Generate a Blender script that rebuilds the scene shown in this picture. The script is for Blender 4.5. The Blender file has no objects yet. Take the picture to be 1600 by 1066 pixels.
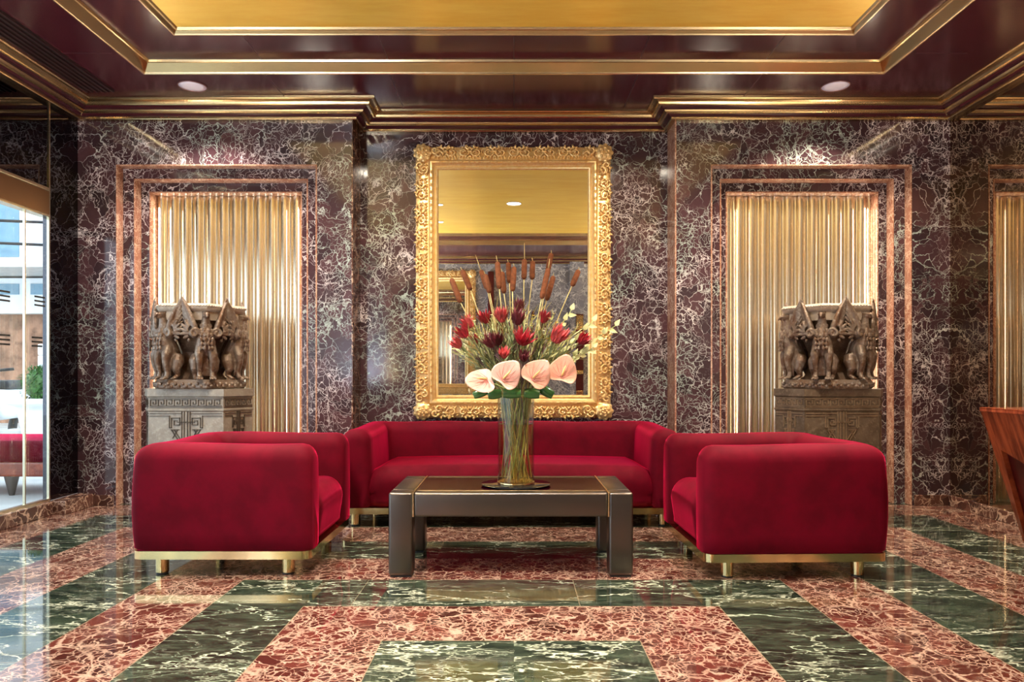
import bpy, bmesh, math, random
from mathutils import Vector, Matrix
random.seed(7)
PI = math.pi
sc = bpy.context.scene
COL = sc.collection

# ------------------------------------------------------------------ camera
F = 1150.0; VX, VY = 803.0, 585.0; EYE = 1.05      # focal length in px, vanishing point, eye height
cam_d = bpy.data.cameras.new('camera')
cam = bpy.data.objects.new('camera', cam_d); COL.objects.link(cam)
cam_d.sensor_width = 36; cam_d.lens = F / 1600 * 36
cam_d.shift_x = -(VX - 800) / 1600; cam_d.shift_y = (VY - 533) / 1600
cam.location = (0, 0, EYE); cam.rotation_euler = (PI / 2, 0, 0)
cam_d.clip_start = 0.05
sc.camera = cam
# ------------------------------------------------------------------ view + world
sc.view_settings.view_transform = 'Standard'; sc.view_settings.look = 'None'
sc.view_settings.exposure = 0.0; sc.view_settings.gamma = 1.0
sc.view_settings.use_curve_mapping = False
w = bpy.data.worlds.new('world'); sc.world = w; w.use_nodes = True
bg = w.node_tree.nodes['Background']
bg.inputs[0].default_value = (0.72, 0.86, 1.0, 1); bg.inputs[1].default_value = 3.2
sc.cycles.transparent_max_bounces = 24
sun_d = bpy.data.lights.new('sun', 'SUN'); sun_d.energy = 1.6; sun_d.angle = 0.05; sun_d.color = (1, .95, .88)
sun = bpy.data.objects.new('sun', sun_d); COL.objects.link(sun); sun.rotation_euler = (math.radians(58), 0, math.radians(20))

def area(name, loc, size, power, color=(1, .93, .82), rot=(0, 0, 0), size_y=None, shape='RECTANGLE', spread=PI):
    d = bpy.data.lights.new(name, 'AREA'); d.energy = power; d.color = color
    d.shape = shape; d.size = size; d.size_y = size_y or size; d.spread = spread
    o = bpy.data.objects.new(name, d); COL.objects.link(o); o.location = loc; o.rotation_euler = rot
    return o
# sky portal in the left shopfront: guides the daylight of the world through the glass
pt = area('window_daylight', (-3.56, 2.1, 1.17), 6.6, 1, rot=(0, -PI / 2, 0), size_y=2.1)
pt.rotation_euler = (PI / 2, 0, -PI / 2); pt.data.cycles.is_portal = True
# added fill lamps without fixtures, out of view, to brighten the gold ceiling
UP = 165
area('added_uplight_left', (-2.9, 1.0, 0.9), 0.35, UP * 1.1, (1, .9, .74), (PI, -.35, 0))
area('added_uplight_right', (2.9, 1.0, 0.9), 0.35, UP, (1, .86, .66), (PI, .35, 0))
area('added_uplight_back', (-2.4, -.7, 0.9), 0.35, UP, (.86, .93, 1), (PI, -.2, 0))

# ------------------------------------------------------------------ helpers
def at(px, py, Y):
    return Vector(((px - VX) / F * Y, Y, EYE - (py - VY) / F * Y))

def obj(name, bm, mats, parent=None, smooth=False, loc=None):
    me = bpy.data.meshes.new(name)
    bmesh.ops.recalc_face_normals(bm, faces=bm.faces)
    bm.to_mesh(me); bm.free()
    o = bpy.data.objects.new(name, me); COL.objects.link(o)
    if not isinstance(mats, (list, tuple)): mats = [mats]
    for m in mats: me.materials.append(m)
    if smooth:
        for p in me.polygons: p.use_smooth = True
    if smooth == 'auto':
        try: me.set_sharp_from_angle(angle=math.radians(38))
        except Exception: pass
    if parent: o.parent = parent
    if loc is not None: o.location = loc
    return o

def thing(name, label, cat, loc=(0, 0, 0), rz=0, group=None):
    o = bpy.data.objects.new(name, None); COL.objects.link(o)
    o.empty_display_size = .1
    o.location = loc; o.rotation_euler = (0, 0, rz)
    return tag(o, label, cat, group)

def tag(o, label, cat, group=None):
    o['label'] = label; o['category'] = cat
    if group: o['group'] = group
    return o

def struct(name, bm, mats, smooth=False):
    o = obj(name, bm, mats, None, smooth); o['kind'] = 'structure'; return o

def box(bm, x0, x1, y0, y1, z0, z1, mi=0, bev=0, seg=2):
    r = bmesh.ops.create_cube(bm, size=1.0)
    vs = r['verts']
    for v in vs:
        v.co = Vector((x0 + (v.co.x + .5) * (x1 - x0), y0 + (v.co.y + .5) * (y1 - y0), z0 + (v.co.z + .5) * (z1 - z0)))
    fs = set(f for v in vs for f in v.link_faces)
    for f in fs: f.material_index = mi
    if bev:
        es = list(set(e for v in vs for e in v.link_edges))
        r = bmesh.ops.bevel(bm, geom=es, offset=bev, segments=seg, profile=.5, affect='EDGES')
        for f in r['faces']: f.material_index = mi
    return vs

def B(x0, x1, y0, y1, z0, z1, bev=0, seg=2):
    bm = bmesh.new(); box(bm, x0, x1, y0, y1, z0, z1, 0, bev, seg); return bm

def rings(bm, rs, cap0=True, cap1=True, closed=True, mi=0):
    vv = [[bm.verts.new(p) for p in r] for r in rs]
    n = len(rs[0])
    for a, b in zip(vv[:-1], vv[1:]):
        for i in range(n if closed else n - 1):
            j = (i + 1) % n
            f = bm.faces.new((a[i], a[j], b[j], b[i])); f.material_index = mi
    if cap0: f = bm.faces.new(vv[0][::-1]); f.material_index = mi
    if cap1: f = bm.faces.new(vv[-1]); f.material_index = mi
    return vv

def lathe(bm, prof, cx=0, cy=0, n=32, mi=0, cap=True):
    rs = [[Vector((cx + r * math.cos(2 * PI * i / n), cy + r * math.sin(2 * PI * i / n), z)) for i in range(n)] for r, z in prof]
    rings(bm, rs, cap, cap, True, mi)

def tube(bm, pts, rad, n=8, mi=0, flat=None, up=None):
    """loft along pts; rad = number or list; flat = (sx, sy) section scale"""
    pts = [Vector(p) for p in pts]
    if not isinstance(rad, (list, tuple)): rad = [rad] * len(pts)
    rs = []; ref = Vector(up) if up is not None else None
    for i, p in enumerate(pts):
        t = (pts[min(i + 1, len(pts) - 1)] - pts[max(i - 1, 0)]).normalized()
        if ref is None or abs(t.dot(ref)) > .98:
            ref = Vector((0, 0, 1)) if abs(t.z) < .8 else Vector((1, 0, 0))
        a = t.cross(ref).normalized(); b = a.cross(t).normalized()
        if up is None: ref = b
        fx, fy = flat or (1, 1)
        rs.append([p + (a * math.cos(2 * PI * k / n) * fx + b * math.sin(2 * PI * k / n) * fy) * rad[i] for k in range(n)])
    rings(bm, rs, True, True, True, mi)

def bez(p0, p1, p2, n=10):
    p0, p1, p2 = Vector(p0), Vector(p1), Vector(p2)
    return [p0 * (1 - t) ** 2 + p1 * 2 * t * (1 - t) + p2 * t * t for t in [i / (n - 1) for i in range(n)]]

def ellipsoid(bm, c, r, n=14, m=10, rot=None):
    c = Vector(c); rs = []
    for j in range(1, m):
        th = PI * j / m
        ring = []
        for i in range(n):
            ph = 2 * PI * i / n
            v = Vector((r[0] * math.sin(th) * math.cos(ph), r[1] * math.sin(th) * math.sin(ph), r[2] * math.cos(th)))
            if rot: v = rot @ v
            ring.append(c + v)
        rs.append(ring)
    vv = rings(bm, rs, False, False)
    for ring, s in ((vv[0], 1), (vv[-1], -1)):
        v = Vector((0, 0, s * r[2]))
        if rot: v = rot @ v
        top = bm.verts.new(c + v)
        for i in range(n):
            bm.faces.new((ring[i], ring[(i + 1) % n], top))

def poly_prism(bm, pts, d, mi=0):
    """pts: list of 3D points (planar); d: vector of extrusion"""
    d = Vector(d)
    a = [bm.verts.new(Vector(p)) for p in pts]; b = [bm.verts.new(Vector(p) + d) for p in pts]
    n = len(pts)
    fs = [bm.faces.new(a[::-1]), bm.faces.new(b)]
    for i in range(n): fs.append(bm.faces.new((a[i], a[(i + 1) % n], b[(i + 1) % n], b[i])))
    for f in fs: f.material_index = mi

def leaf(bm, p, d, nrm, L, W, curl=.15, n=5, mi=0, fold=.15, shape=0):
    """a bent pointed leaf blade as a strip with a mid rib"""
    p = Vector(p); d = Vector(d).normalized(); nrm = Vector(nrm)
    s = d.cross(nrm).normalized(); u = s.cross(d).normalized()
    rows = []
    for i in range(n + 1):
        t = i / n
        wd = W * (math.sin(PI * min(1, t ** (.75 if shape == 0 else .55))) * .5 + .02)
        c = p + d * (L * t) - u * (curl * L * t * t)
        rows.append((bm.verts.new(c - s * wd + u * wd * fold * 2), bm.verts.new(c), bm.verts.new(c + s * wd + u * wd * fold * 2)))
    for a, b in zip(rows[:-1], rows[1:]):
        for k in (0, 1):
            f = bm.faces.new((a[k], a[k + 1], b[k + 1], b[k])); f.material_index = mi

# ------------------------------------------------------------------ materials
class NT:
    def __init__(s, name):
        s.m = bpy.data.materials.new(name); s.m.use_nodes = True
        s.t = s.m.node_tree; s.p = s.t.nodes['Principled BSDF']; s.out = s.t.nodes['Material Output']
    def n(s, typ, **kw):
        nd = s.t.nodes.new('ShaderNode' + typ)
        for k, v in kw.items(): setattr(nd, k, v)
        return nd
    def l(s, a, b): s.t.links.new(a, b)
    def val(s, node, i, v):
        if hasattr(v, 'links') or hasattr(v, 'is_output'): s.l(v, node.inputs[i])
        else: node.inputs[i].default_value = v
    def math(s, op, a, b=0.0, c=0.0, clamp=False):
        nd = s.n('Math', operation=op, use_clamp=clamp)
        s.val(nd, 0, a); s.val(nd, 1, b); s.val(nd, 2, c)
        return nd.outputs[0]
    def vmath(s, op, a, b=(0, 0, 0)):
        nd = s.n('VectorMath', operation=op); s.val(nd, 0, a); s.val(nd, 1, b); return nd.outputs[0]
    def noise(s, vec, scale, detail=3, rough=.55, col=False):
        nd = s.n('TexNoise'); s.l(vec, nd.inputs['Vector']); nd.inputs['Scale'].default_value = scale
        nd.inputs['Detail'].default_value = detail; nd.inputs['Roughness'].default_value = rough
        return nd.outputs['Color' if col else 'Fac']
    def vor(s, vec, scale, feature='DISTANCE_TO_EDGE', out='Distance'):
        nd = s.n('TexVoronoi', feature=feature); s.l(vec, nd.inputs['Vector']); nd.inputs['Scale'].default_value = scale
        return nd.outputs[out]
    def ramp(s, v, a, b, lo=0.0, hi=1.0):
        nd = s.n('MapRange', interpolation_type='SMOOTHSTEP'); s.val(nd, 0, v)
        for i, x in enumerate((a, b, lo, hi)): s.val(nd, i + 1, x)
        return nd.outputs[0]
    def mix(s, fac, a, b):
        nd = s.n('Mix', data_type='RGBA'); s.val(nd, 0, fac)
        for i, c in ((6, a), (7, b)):
            if isinstance(c, tuple): nd.inputs[i].default_value = (*c, 1) if len(c) == 3 else c
            else: s.l(c, nd.inputs[i])
        return nd.outputs[2]
    def coord(s, kind='Object'): return s.n('TexCoord').outputs[kind]

def setp(p, **kw):
    for k, v in kw.items():
        k = {'rough': 'Roughness', 'metal': 'Metallic', 'ior': 'IOR', 'coat': 'Coat Weight', 'coat_r': 'Coat Roughness', 'sheen': 'Sheen Weight',
             'sheen_r': 'Sheen Roughness', 'sheen_t': 'Sheen Tint', 'trans': 'Transmission Weight', 'emis': 'Emission Strength', 'emis_c': 'Emission Color', 'spec': 'Specular IOR Level', 'sss': 'Subsurface Weight'}[k]
        if isinstance(v, tuple): v = (*v, 1) if len(v) == 3 else v
        p.inputs[k].default_value = v

def plain(name, c, rough=.5, metal=0.0, var=.12, scale=30, bump=0.0, **kw):
    m = NT(name); co = m.coord()
    f = m.noise(co, scale, 4)
    lo = tuple(x * (1 - var) for x in c); hi = tuple(min(1, x * (1 + var)) for x in c)
    m.l(m.mix(m.ramp(f, .3, .7), lo, hi), m.p.inputs['Base Color'])
    setp(m.p, rough=rough, metal=metal, **kw)
    if bump:
        b = m.n('Bump'); b.inputs['Strength'].default_value = bump; b.inputs['Distance'].default_value = .01
        m.l(f, b.inputs['Height']); m.l(b.outputs[0], m.p.inputs['Normal'])
    return m.m

def brecc(m, vec, base, base2, vein, s=1.0, w=1.0, dense=.5, warp=.35, fine=1.0, vein2=None):
    """brecciated marble colour: clasts divided by webs of pale veins at three scales"""
    nz = m.noise(vec, 2.2 * s, 4, .6, True)
    d1 = m.vmath('SUBTRACT', nz, (.5, .5, .5))
    v1 = m.vmath('ADD', vec, m.vmath('MULTIPLY', d1, (warp / s,) * 3))
    nz2 = m.noise(vec, 9 * s, 3, .6, True)
    v2 = m.vmath('ADD', v1, m.vmath('MULTIPLY', m.vmath('SUBTRACT', nz2, (.5, .5, .5)), (.10 / s,) * 3))
    a = m.vor(v1, 2.3 * s); b = m.vor(v2, 6.5 * s); c = m.vor(v2, 15 * s)
    wv = m.ramp(m.noise(vec, 5.5 * s, 4, .6), .32, .72, .22, 2.1)
    A = m.math('SUBTRACT', 1.0, m.ramp(m.math('DIVIDE', a, wv), 0.0, .020 * w))
    mb = m.ramp(m.noise(vec, 1.6 * s, 4), .60 - .32 * dense, .68 - .25 * dense)
    Bm = m.math('MULTIPLY', m.math('SUBTRACT', 1.0, m.ramp(m.math('DIVIDE', b, wv), 0.0, .045 * w)), mb)
    mc = m.ramp(m.noise(v1, 2.6 * s, 4), .66 - .3 * dense, .76 - .25 * dense)
    Cm = m.math('MULTIPLY', m.math('SUBTRACT', 1.0, m.ramp(c, 0.0, .10 * w)), m.math('MULTIPLY', mc, .8 * fine))
    vn = m.math('MAXIMUM', m.math('MULTIPLY', A, .9), m.math('MAXIMUM', Bm, Cm))
    vn = m.math('MULTIPLY', vn, m.ramp(m.noise(vec, 5.0 * s, 3), .22, .62, .25, 1.0))
    cell = m.n('SeparateColor'); m.l(m.vor(v2, 6.5 * s, 'F1', 'Color'), cell.inputs[0])
    bc = m.mix(cell.outputs[0], base, base2)
    bc = m.mix(m.math('MULTIPLY', m.noise(vec, 24 * s, 4), .5), bc, base)
    vc = vein if vein2 is None else m.mix(m.ramp(m.noise(vec, 1.3, 2), .45, .6), vein, vein2)
    return m.mix(vn, bc, vc)

def marble(name, base, base2, vein, rough=.08, ior=1.6, **kw):
    m = NT(name)
    m.l(brecc(m, m.coord(), base, base2, vein, **kw), m.p.inputs['Base Color'])
    setp(m.p, rough=rough, ior=ior)
    return m.m

M = {}
M['wall'] = marble('levanto_marble', (.036, .020, .025), (.100, .044, .052), (.78, .70, .73), rough=.09, ior=1.5, s=1.35, w=.56, dense=.86, warp=.42, fine=1.1, vein2=(.46, .55, .52))
M['jamb'] = marble('pink_marble_reveal', (.30, .13, .085), (.45, .21, .14), (.75, .52, .38), rough=.14, ior=1.5, s=3.0, w=1.4, dense=.8)
M['skirt'] = marble('skirting_marble', (.05, .020, .016), (.16, .07, .05), (.6, .42, .32), rough=.1, s=1.6, w=1.2, dense=.6)
M['opp'] = marble('daylight_tinted_marble', (.19, .20, .245), (.30, .31, .38), (.80, .83, .90), rough=.1, ior=1.6, s=1.3, w=1.3, dense=.7)  # pale blue-grey base has the daylight on this wall painted in

def floor_mat():
    m = NT('floor_marble'); co = m.coord(); sp = m.n('SeparateXYZ'); m.l(co, sp.inputs[0])
    x, y = sp.outputs[0], sp.outputs[1]
    ax = m.math('SUBTRACT', m.math('ABSOLUTE', m.math('ADD', x, .012)), .51)
    ay = m.math('SUBTRACT', m.math('ABSOLUTE', m.math('SUBTRACT', y, 2.48)), .42)
    mm = m.math('DIVIDE', m.math('MAXIMUM', ax, ay), .43)
    k = m.math('MAXIMUM', m.math('ADD', m.math('FLOOR', mm), 1.0), 0.0)
    par = m.math('MODULO', k, 2.0)
    isx = m.math('GREATER_THAN', ax, ay)
    # slab number along the strip, so that each slab has its own figure
    along = m.math('ADD', m.math('MULTIPLY', isx, y), m.math('MULTIPLY', m.math('SUBTRACT', 1.0, isx), x))
    sl = m.math('DIVIDE', m.math('ADD', along, m.math('MULTIPLY', k, .37)), 1.04)
    seed = m.math('ADD', m.math('MULTIPLY', m.math('FLOOR', sl), 3.7), m.math('MULTIPLY', k, 5.3))
    cb = m.n('CombineXYZ'); m.l(seed, cb.inputs[0]); m.l(m.math('MULTIPLY', seed, .7), cb.inputs[1]); m.l(isx, cb.inputs[2])
    vec = m.vmath('ADD', co, cb.outputs[0])
    red = brecc(m, vec, (.036, .009, .007), (.120, .030, .022), (.43, .29, .22), s=1.75, w=1.25, dense=1.05, warp=.24, fine=.95)
    mp = m.n('Mapping'); m.l(vec, mp.inputs[0]); mp.inputs['Rotation'].default_value = (0, 0, .5); mp.inputs['Scale'].default_value = (.55, 1.5, 1)
    v = mp.outputs[0]
    gb = m.mix(m.ramp(m.noise(v, 7, 6, .7), .35, .7), (.005, .008, .006), (.032, .046, .030))
    nz = m.vmath('MULTIPLY', m.vmath('SUBTRACT', m.noise(v, 3, 5, .65, True), (.5, .5, .5)), (.5, .5, .5))
    v2 = m.vmath('ADD', v, nz)
    e1 = m.math('SUBTRACT', 1.0, m.ramp(m.vor(v2, 1.7), 0.0, .013))
    e2 = m.math('MULTIPLY', m.math('SUBTRACT', 1.0, m.ramp(m.vor(v2, 4.6), 0.0, .032)), m.ramp(m.noise(v, 2.2, 3), .42, .62))
    e3 = m.math('MULTIPLY', m.math('SUBTRACT', 1.0, m.ramp(m.vor(v2, 11), 0.0, .06)), m.ramp(m.noise(v, 3.1, 3), .45, .7, 0, .55))
    ev = m.math('MULTIPLY', m.math('MAXIMUM', e1, m.math('MAXIMUM', e2, e3)), m.ramp(m.noise(v, 6, 3), .3, .6, .35, 1))
    st = m.noise(m.vmath('MULTIPLY', v2, (1, 2.6, 1)), 16, 5, .7)
    gb = m.mix(m.ramp(st, .50, .68, 0, .55), gb, (.085, .115, .080))
    gb = m.mix(m.ramp(st, .30, .44, .8, 0), gb, (.003, .005, .004))
    green = m.mix(ev, gb, (.50, .52, .40))
    colr = m.mix(par, green, red)
    # joints: between strips and between slabs of a strip
    j1 = m.math('ABSOLUTE', m.math('SUBTRACT', m.math('FRACT', m.math('ADD', mm, .5)), .5))
    j2 = m.math('ABSOLUTE', m.math('SUBTRACT', m.math('FRACT', m.math('ADD', sl, .5)), .5))
    inside = m.math('GREATER_THAN', mm, -.05)
    jj = m.math('MULTIPLY', m.math('MAXIMUM', m.math('LESS_THAN', j1, .0045), m.math('LESS_THAN', j2, .0016)), inside)
    colr = m.mix(m.math('MULTIPLY', jj, .75), colr, (.22, .17, .11))
    m.l(colr, m.p.inputs['Base Color'])
    setp(m.p, rough=.055, ior=1.65)
    m.l(m.ramp(m.noise(co, 1.3, 3), .3, .7, .035, .085), m.p.inputs['Roughness'])
    return m.m
M['floor'] = floor_mat()

def lacquer():
    m = NT('oxblood_lacquer'); co = m.coord()
    m.l(m.mix(m.noise(co, 3, 4), (.045, .008, .014), (.070, .014, .022)), m.p.inputs['Base Color'])
    setp(m.p, rough=.17, ior=1.5)
    return m.m
M['lacquer'] = lacquer()
def goldleaf():
    m = NT('gold_leaf_ceiling'); co = m.coord()
    mp = m.n('Mapping'); m.l(co, mp.inputs[0]); mp.inputs['Scale'].default_value = (.35, 1.6, 1)
    f = m.noise(mp.outputs[0], 5, 6, .65)
    g = m.noise(co, .6, 2)
    c = m.mix(m.ramp(f, .3, .7), (.92, .57, .075), (1.0, .70, .13))
    c = m.mix(m.math('MULTIPLY', m.ramp(g, .4, .7), .25), c, (.78, .55, .20))
    # the square leaves laid edge to edge
    m.l(c, m.p.inputs['Base Color']); setp(m.p, rough=.34, metal=.42)
    b = m.n('Bump'); b.inputs['Strength'].default_value = .12; b.inputs['Distance'].default_value = .01
    m.l(f, b.inputs['Height']); m.l(b.outputs[0], m.p.inputs['Normal'])
    return m.m
M['goldleaf'] = goldleaf()
M['brass'] = plain('polished_brass', (.60, .45, .24), .22, 1.0, .03, 4)
M['brass_edge'] = plain('bright_brass_edge', (.82, .67, .42), .24, 1.0, .03, 4)
M['base_brass'] = plain('brass_base', (.80, .62, .30), .16, 1.0, .05, 6)
M['flute'] = plain('champagne_gold_metal', (.90, .79, .60), .24, 1.0, .02, 3)
def carved():
    m = NT('gilded_carving'); co = m.coord()
    f = m.noise(co, 40, 4)
    m.l(m.mix(m.ramp(f, .3, .75), (.93, .62, .25), (1.0, .78, .42)), m.p.inputs['Base Color'])
    setp(m.p, rough=.34, metal=.62)
    b = m.n('Bump'); b.inputs['Strength'].default_value = .25; b.inputs['Distance'].default_value = .004
    m.l(f, b.inputs['Height']); m.l(b.outputs[0], m.p.inputs['Normal'])
    return m.m
M['gilt'] = carved()
M['mirror'] = plain('silver_mirror', (.90, .91, .90), .01, 1.0, .0, 1)
M['dark_mirror'] = plain('smoked_mirror', (.10, .10, .115), .03, 1.0, .02, 2)
M['bronze_mirror'] = plain('bronze_mirror', (.46, .37, .28), .025, 1.0, .02, 2)
M['header'] = plain('bronze_header', (.30, .19, .11), .3, 1.0, .02, 2)
def velvet():
    m = NT('crimson_velvet'); co = m.coord('Object')
    f = m.noise(co, 5, 4, .6)
    m.l(m.mix(m.ramp(f, .3, .7), (.088, .0003, .007), (.135, .0004, .011)), m.p.inputs['Base Color'])
    setp(m.p, rough=.75, sheen=1.0, sheen_r=.27, sheen_t=(1.0, .012, .11), spec=.1)
    b = m.n('Bump'); b.inputs['Strength'].default_value = .10; b.inputs['Distance'].default_value = .02
    m.l(f, b.inputs['Height']); m.l(b.outputs[0], m.p.inputs['Normal'])
    return m.m
M['velvet'] = velvet()
M['bronze'] = plain('brushed_bronze', (.15, .125, .112), .32, 1.0, .04, 3)
M['table_glass'] = plain('oxblood_glass', (.012, .001, .003), .16, 0, .1, 3, ior=1.15, spec=.08)
def patina(name, a, b, c, rough=.42, metal=.35):
    m = NT(name); co = m.coord()
    f = m.noise(co, 9, 6, .65); g = m.noise(co, 38, 4, .6)
    x = m.mix(m.ramp(f, .36, .62), a, b)
    m.l(m.mix(m.ramp(g, .50, .72, 0, .8), x, c), m.p.inputs['Base Color'])
    setp(m.p, rough=rough, metal=metal)
    bp = m.n('Bump'); bp.inputs['Strength'].default_value = .35; bp.inputs['Distance'].default_value = .006
    m.l(g, bp.inputs['Height']); m.l(bp.outputs[0], m.p.inputs['Normal'])
    return m.m
M['griffin'] = patina('patinated_bronze', (.16, .085, .048), (.25, .19, .15), (.42, .36, .30))
M['column'] = patina('brown_bronze', (.11, .062, .036), (.19, .12, .08), (.26, .18, .12))
M['ped_daylight_tint'] = patina('daylight_tinted_bronze', (.30, .26, .215), (.38, .34, .29), (.46, .42, .36), .45, .2)  # daylight falling on the left pedestal is put into this paler grey
M['ped_brown'] = patina('brown_patina_bronze', (.115, .080, .052), (.18, .13, .088), (.26, .20, .14), .42, .3)
M['ped_relief'] = patina('dark_relief_bronze', (.07, .052, .04), (.10, .075, .055), (.15, .11, .08), .5, .3)
M['ped_relief_light'] = patina('worn_relief_bronze', (.26, .18, .11), (.34, .24, .15), (.42, .31, .2), .4, .4)
M['rim'] = patina('pale_basin_rim', (.42, .34, .27), (.55, .46, .37), (.66, .58, .48), .5, .1)

def glass_thin(name, tint, ior=1.5):
    m = NT(name); t = m.t
    lw_ = m.n('LayerWeight'); f0 = ((ior - 1) / (ior + 1)) ** 2
    frr = m.math('ADD', m.math('MULTIPLY', m.math('POWER', lw_.outputs['Facing'], 5.0), 1 - f0), f0)
    tr = m.n('BsdfTransparent'); tr.inputs[0].default_value = (*tint, 1)
    gl = m.n('BsdfGlossy'); gl.inputs['Roughness'].default_value = 0.0
    mx = m.n('MixShader'); m.l(frr, mx.inputs[0]); m.l(tr.outputs[0], mx.inputs[1]); m.l(gl.outputs[0], mx.inputs[2])
    m.l(mx.outputs[0], m.out.inputs[0]); return m.m
M['pane'] = glass_thin('window_glass', (.95, .98, .98))
M['vase'] = glass_thin('vase_glass', (.93, .97, .96), 1.55)
M['water'] = glass_thin('vase_water', (.98, .89, .66), 1.15)
M['tray'] = plain('black_glass_disc', (.008, .008, .010), .08, 0, .1, 3, ior=1.35, spec=.3)
def wood():
    m = NT('mahogany'); co = m.coord()
    mp = m.n('Mapping'); m.l(co, mp.inputs[0]); mp.inputs['Scale'].default_value = (1, 9, 1.0); mp.inputs['Rotation'].default_value = (.25, 0, 0)
    f = m.noise(mp.outputs[0], 3.0, 6, .7)
    m.l(m.mix(m.ramp(f, .35, .68), (.16, .022, .008), (.44, .085, .028)), m.p.inputs['Base Color'])
    setp(m.p, rough=.22, coat=.4, coat_r=.08); return m.m
M['wood'] = wood()
M['wood_dark'] = plain('dark_red_lacquer_panel', (.085, .004, .005), .3, 0, .2, 5)
M['cattail'] = plain('cattail_brown', (.20, .062, .022), .85, 0, .25, 60, bump=.4)
M['straw'] = plain('straw_stem', (.62, .52, .24), .6, 0, .2, 20)
M['stem_green'] = plain('pale_green_stem', (.38, .46, .16), .5, 0, .2, 20)
M['stem_dark'] = plain('olive_stem', (.42, .31, .09), .5, 0, .3, 20)
M['protea'] = plain('crimson_bract', (.40, .018, .035), .4, 0, .35, 25)
M['protea_pink'] = plain('coral_bract', (.58, .085, .095), .4, 0, .3, 25)
M['protea_dark'] = plain('burgundy_bract', (.15, .022, .035), .45, 0, .35, 25)
M['sage'] = plain('sage_leaf', (.27, .32, .16), .5, 0, .3, 15)
M['plum_leaf'] = plain('plum_tinted_leaf', (.20, .12, .12), .5, 0, .3, 15)
M['lime'] = plain('pale_lime_leaf', (.68, .70, .36), .5, 0, .25, 15)
M['cream'] = plain('cream_blossom', (.84, .80, .52), .6, 0, .15, 20)
M['yellow'] = plain('yellow_blossom', (.80, .62, .12), .5, 0, .2, 20)
M['ti'] = plain('glossy_green_leaf', (.035, .13, .03), .25, 0, .3, 12, coat=.5)
def anth(name, a, b):
    m = NT(name); co = m.coord()
    f = m.noise(co, 6, 3)
    v = m.math('SUBTRACT', 1.0, m.ramp(m.vor(m.vmath('MULTIPLY', co, (1, 1, 1)), 22), 0.0, .06))
    m.l(m.mix(m.math('MULTIPLY', v, .35), m.mix(m.ramp(f, .35, .65), a, b), (.70, .25, .20)), m.p.inputs['Base Color'])
    setp(m.p, rough=.28, coat=.4); return m.m
M['anth_pale'] = anth('pale_pink_spathe', (.78, .52, .46), (.74, .42, .37))
M['anth_peach'] = anth('peach_spathe', (.76, .42, .32), (.70, .32, .23))
M['vein'] = plain('rose_vein', (.62, .22, .20), .4, 0, .1, 20)
M['spadix'] = plain('spadix', (.85, .55, .22), .5, 0, .2, 60)
M['lens'] = plain('frosted_lens', (.70, .66, .78), .35, 0, .05, 8, emis=.10, emis_c=(.75, .70, .9))
M['lens_on'] = plain('lit_lens', (.9, .9, .85), .4, 0, .0, 8, emis=9, emis_c=(1, .93, .8))
M['ring'] = plain('lacquered_ring', (.30, .16, .17), .25, .6, .1, 8)
M['black'] = plain('black_rubber', (.012, .012, .013), .5, 0, .1, 20)
M['steel'] = plain('pale_brass_mullion', (.70, .64, .48), .22, 1.0, .05, 8)
M['vent'] = plain('dark_slat', (.035, .012, .016), .35, 0, .1, 8)

# ------------------------------------------------------------------ setting
WX = 3.49; YB = 5.89; YR = 6.18; PX = 1.30        # side walls, pilaster face, recess, pilaster edge
YF = -1.22; CZ = 3.19
NX, = (2.38,)
OPEN = [(.805, 2.73, 5.89, 5.98), (.708, 2.64, 5.98, 6.08), (.631, 2.56, 6.08, 6.22)]

bm = bmesh.new(); box(bm, -WX - .1, WX + .1, YF - .1, 6.5, -.08, 0); struct('floor', bm, M['floor'])
# back wall: recess, and the two pilaster walls with their stepped niche openings
bm = bmesh.new()
box(bm, -PX, PX, YR, YR + .12, 0, 3.3)
for s in (-1, 1):
    for hw, top, y0, y1 in OPEN:
        a, b = sorted((s * PX, s * (NX - hw))); box(bm, a, b, y0, y1, 0, 3.3)
        a, b = sorted((s * WX, s * (NX + hw))); box(bm, a, b, y0, y1, 0, 3.3)
        box(bm, s * NX - hw, s * NX + hw, y0, y1, top, 3.3)
    a, b = sorted((s * PX, s * (WX))); box(bm, a, b, 6.235, 6.31, 0, 3.3)
struct('wall_back', bm, M['wall'])
# rounded corner beads of the pilasters
n = 0
def lining(name, s, hw, top, y0, y1, t=.012):
    bm = bmesh.new()
    X = s * NX
    box(bm, X - hw, X - hw + t, y0 - .004, y1, 0, top, 0, .003, 1)
    box(bm, X + hw - t, X + hw, y0 - .004, y1, 0, top, 0, .003, 1)
    box(bm, X - hw + t, X + hw - t, y0 - .004, y1, top - t, top, 0, .003, 1)
    struct(name, bm, M['jamb'])
for s in (-1, 1):
    for hw, top, y0, y1 in OPEN:
        n += 1; lining('trim_%d' % n, s, hw, top, y0, y1)
# pilaster corner beads
for s in (-1, 1):
    n += 1; bm = bmesh.new()
    a, b = sorted((s * PX, s * (PX - .012)))
    box(bm, a, b, YB - .003, YR, 0, 3.2, 0, .003, 1)
    struct('trim_%d' % n, bm, M['jamb'] if s > 0 else M['skirt'])

# opposite wall (seen in the mirror)
bm = bmesh.new()
box(bm, -WX, WX, YF - .12, YF, 0, 3.3)
box(bm, -WX, -2.55, YF, YF + .2, 0, 3.3); box(bm, 1.02, 1.28, YF, YF + .08, 0, 3.3)
box(bm, 2.2, WX, YF, YF + .25, 0, 3.3)
struct('wall_front', bm, M['opp'])

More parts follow.
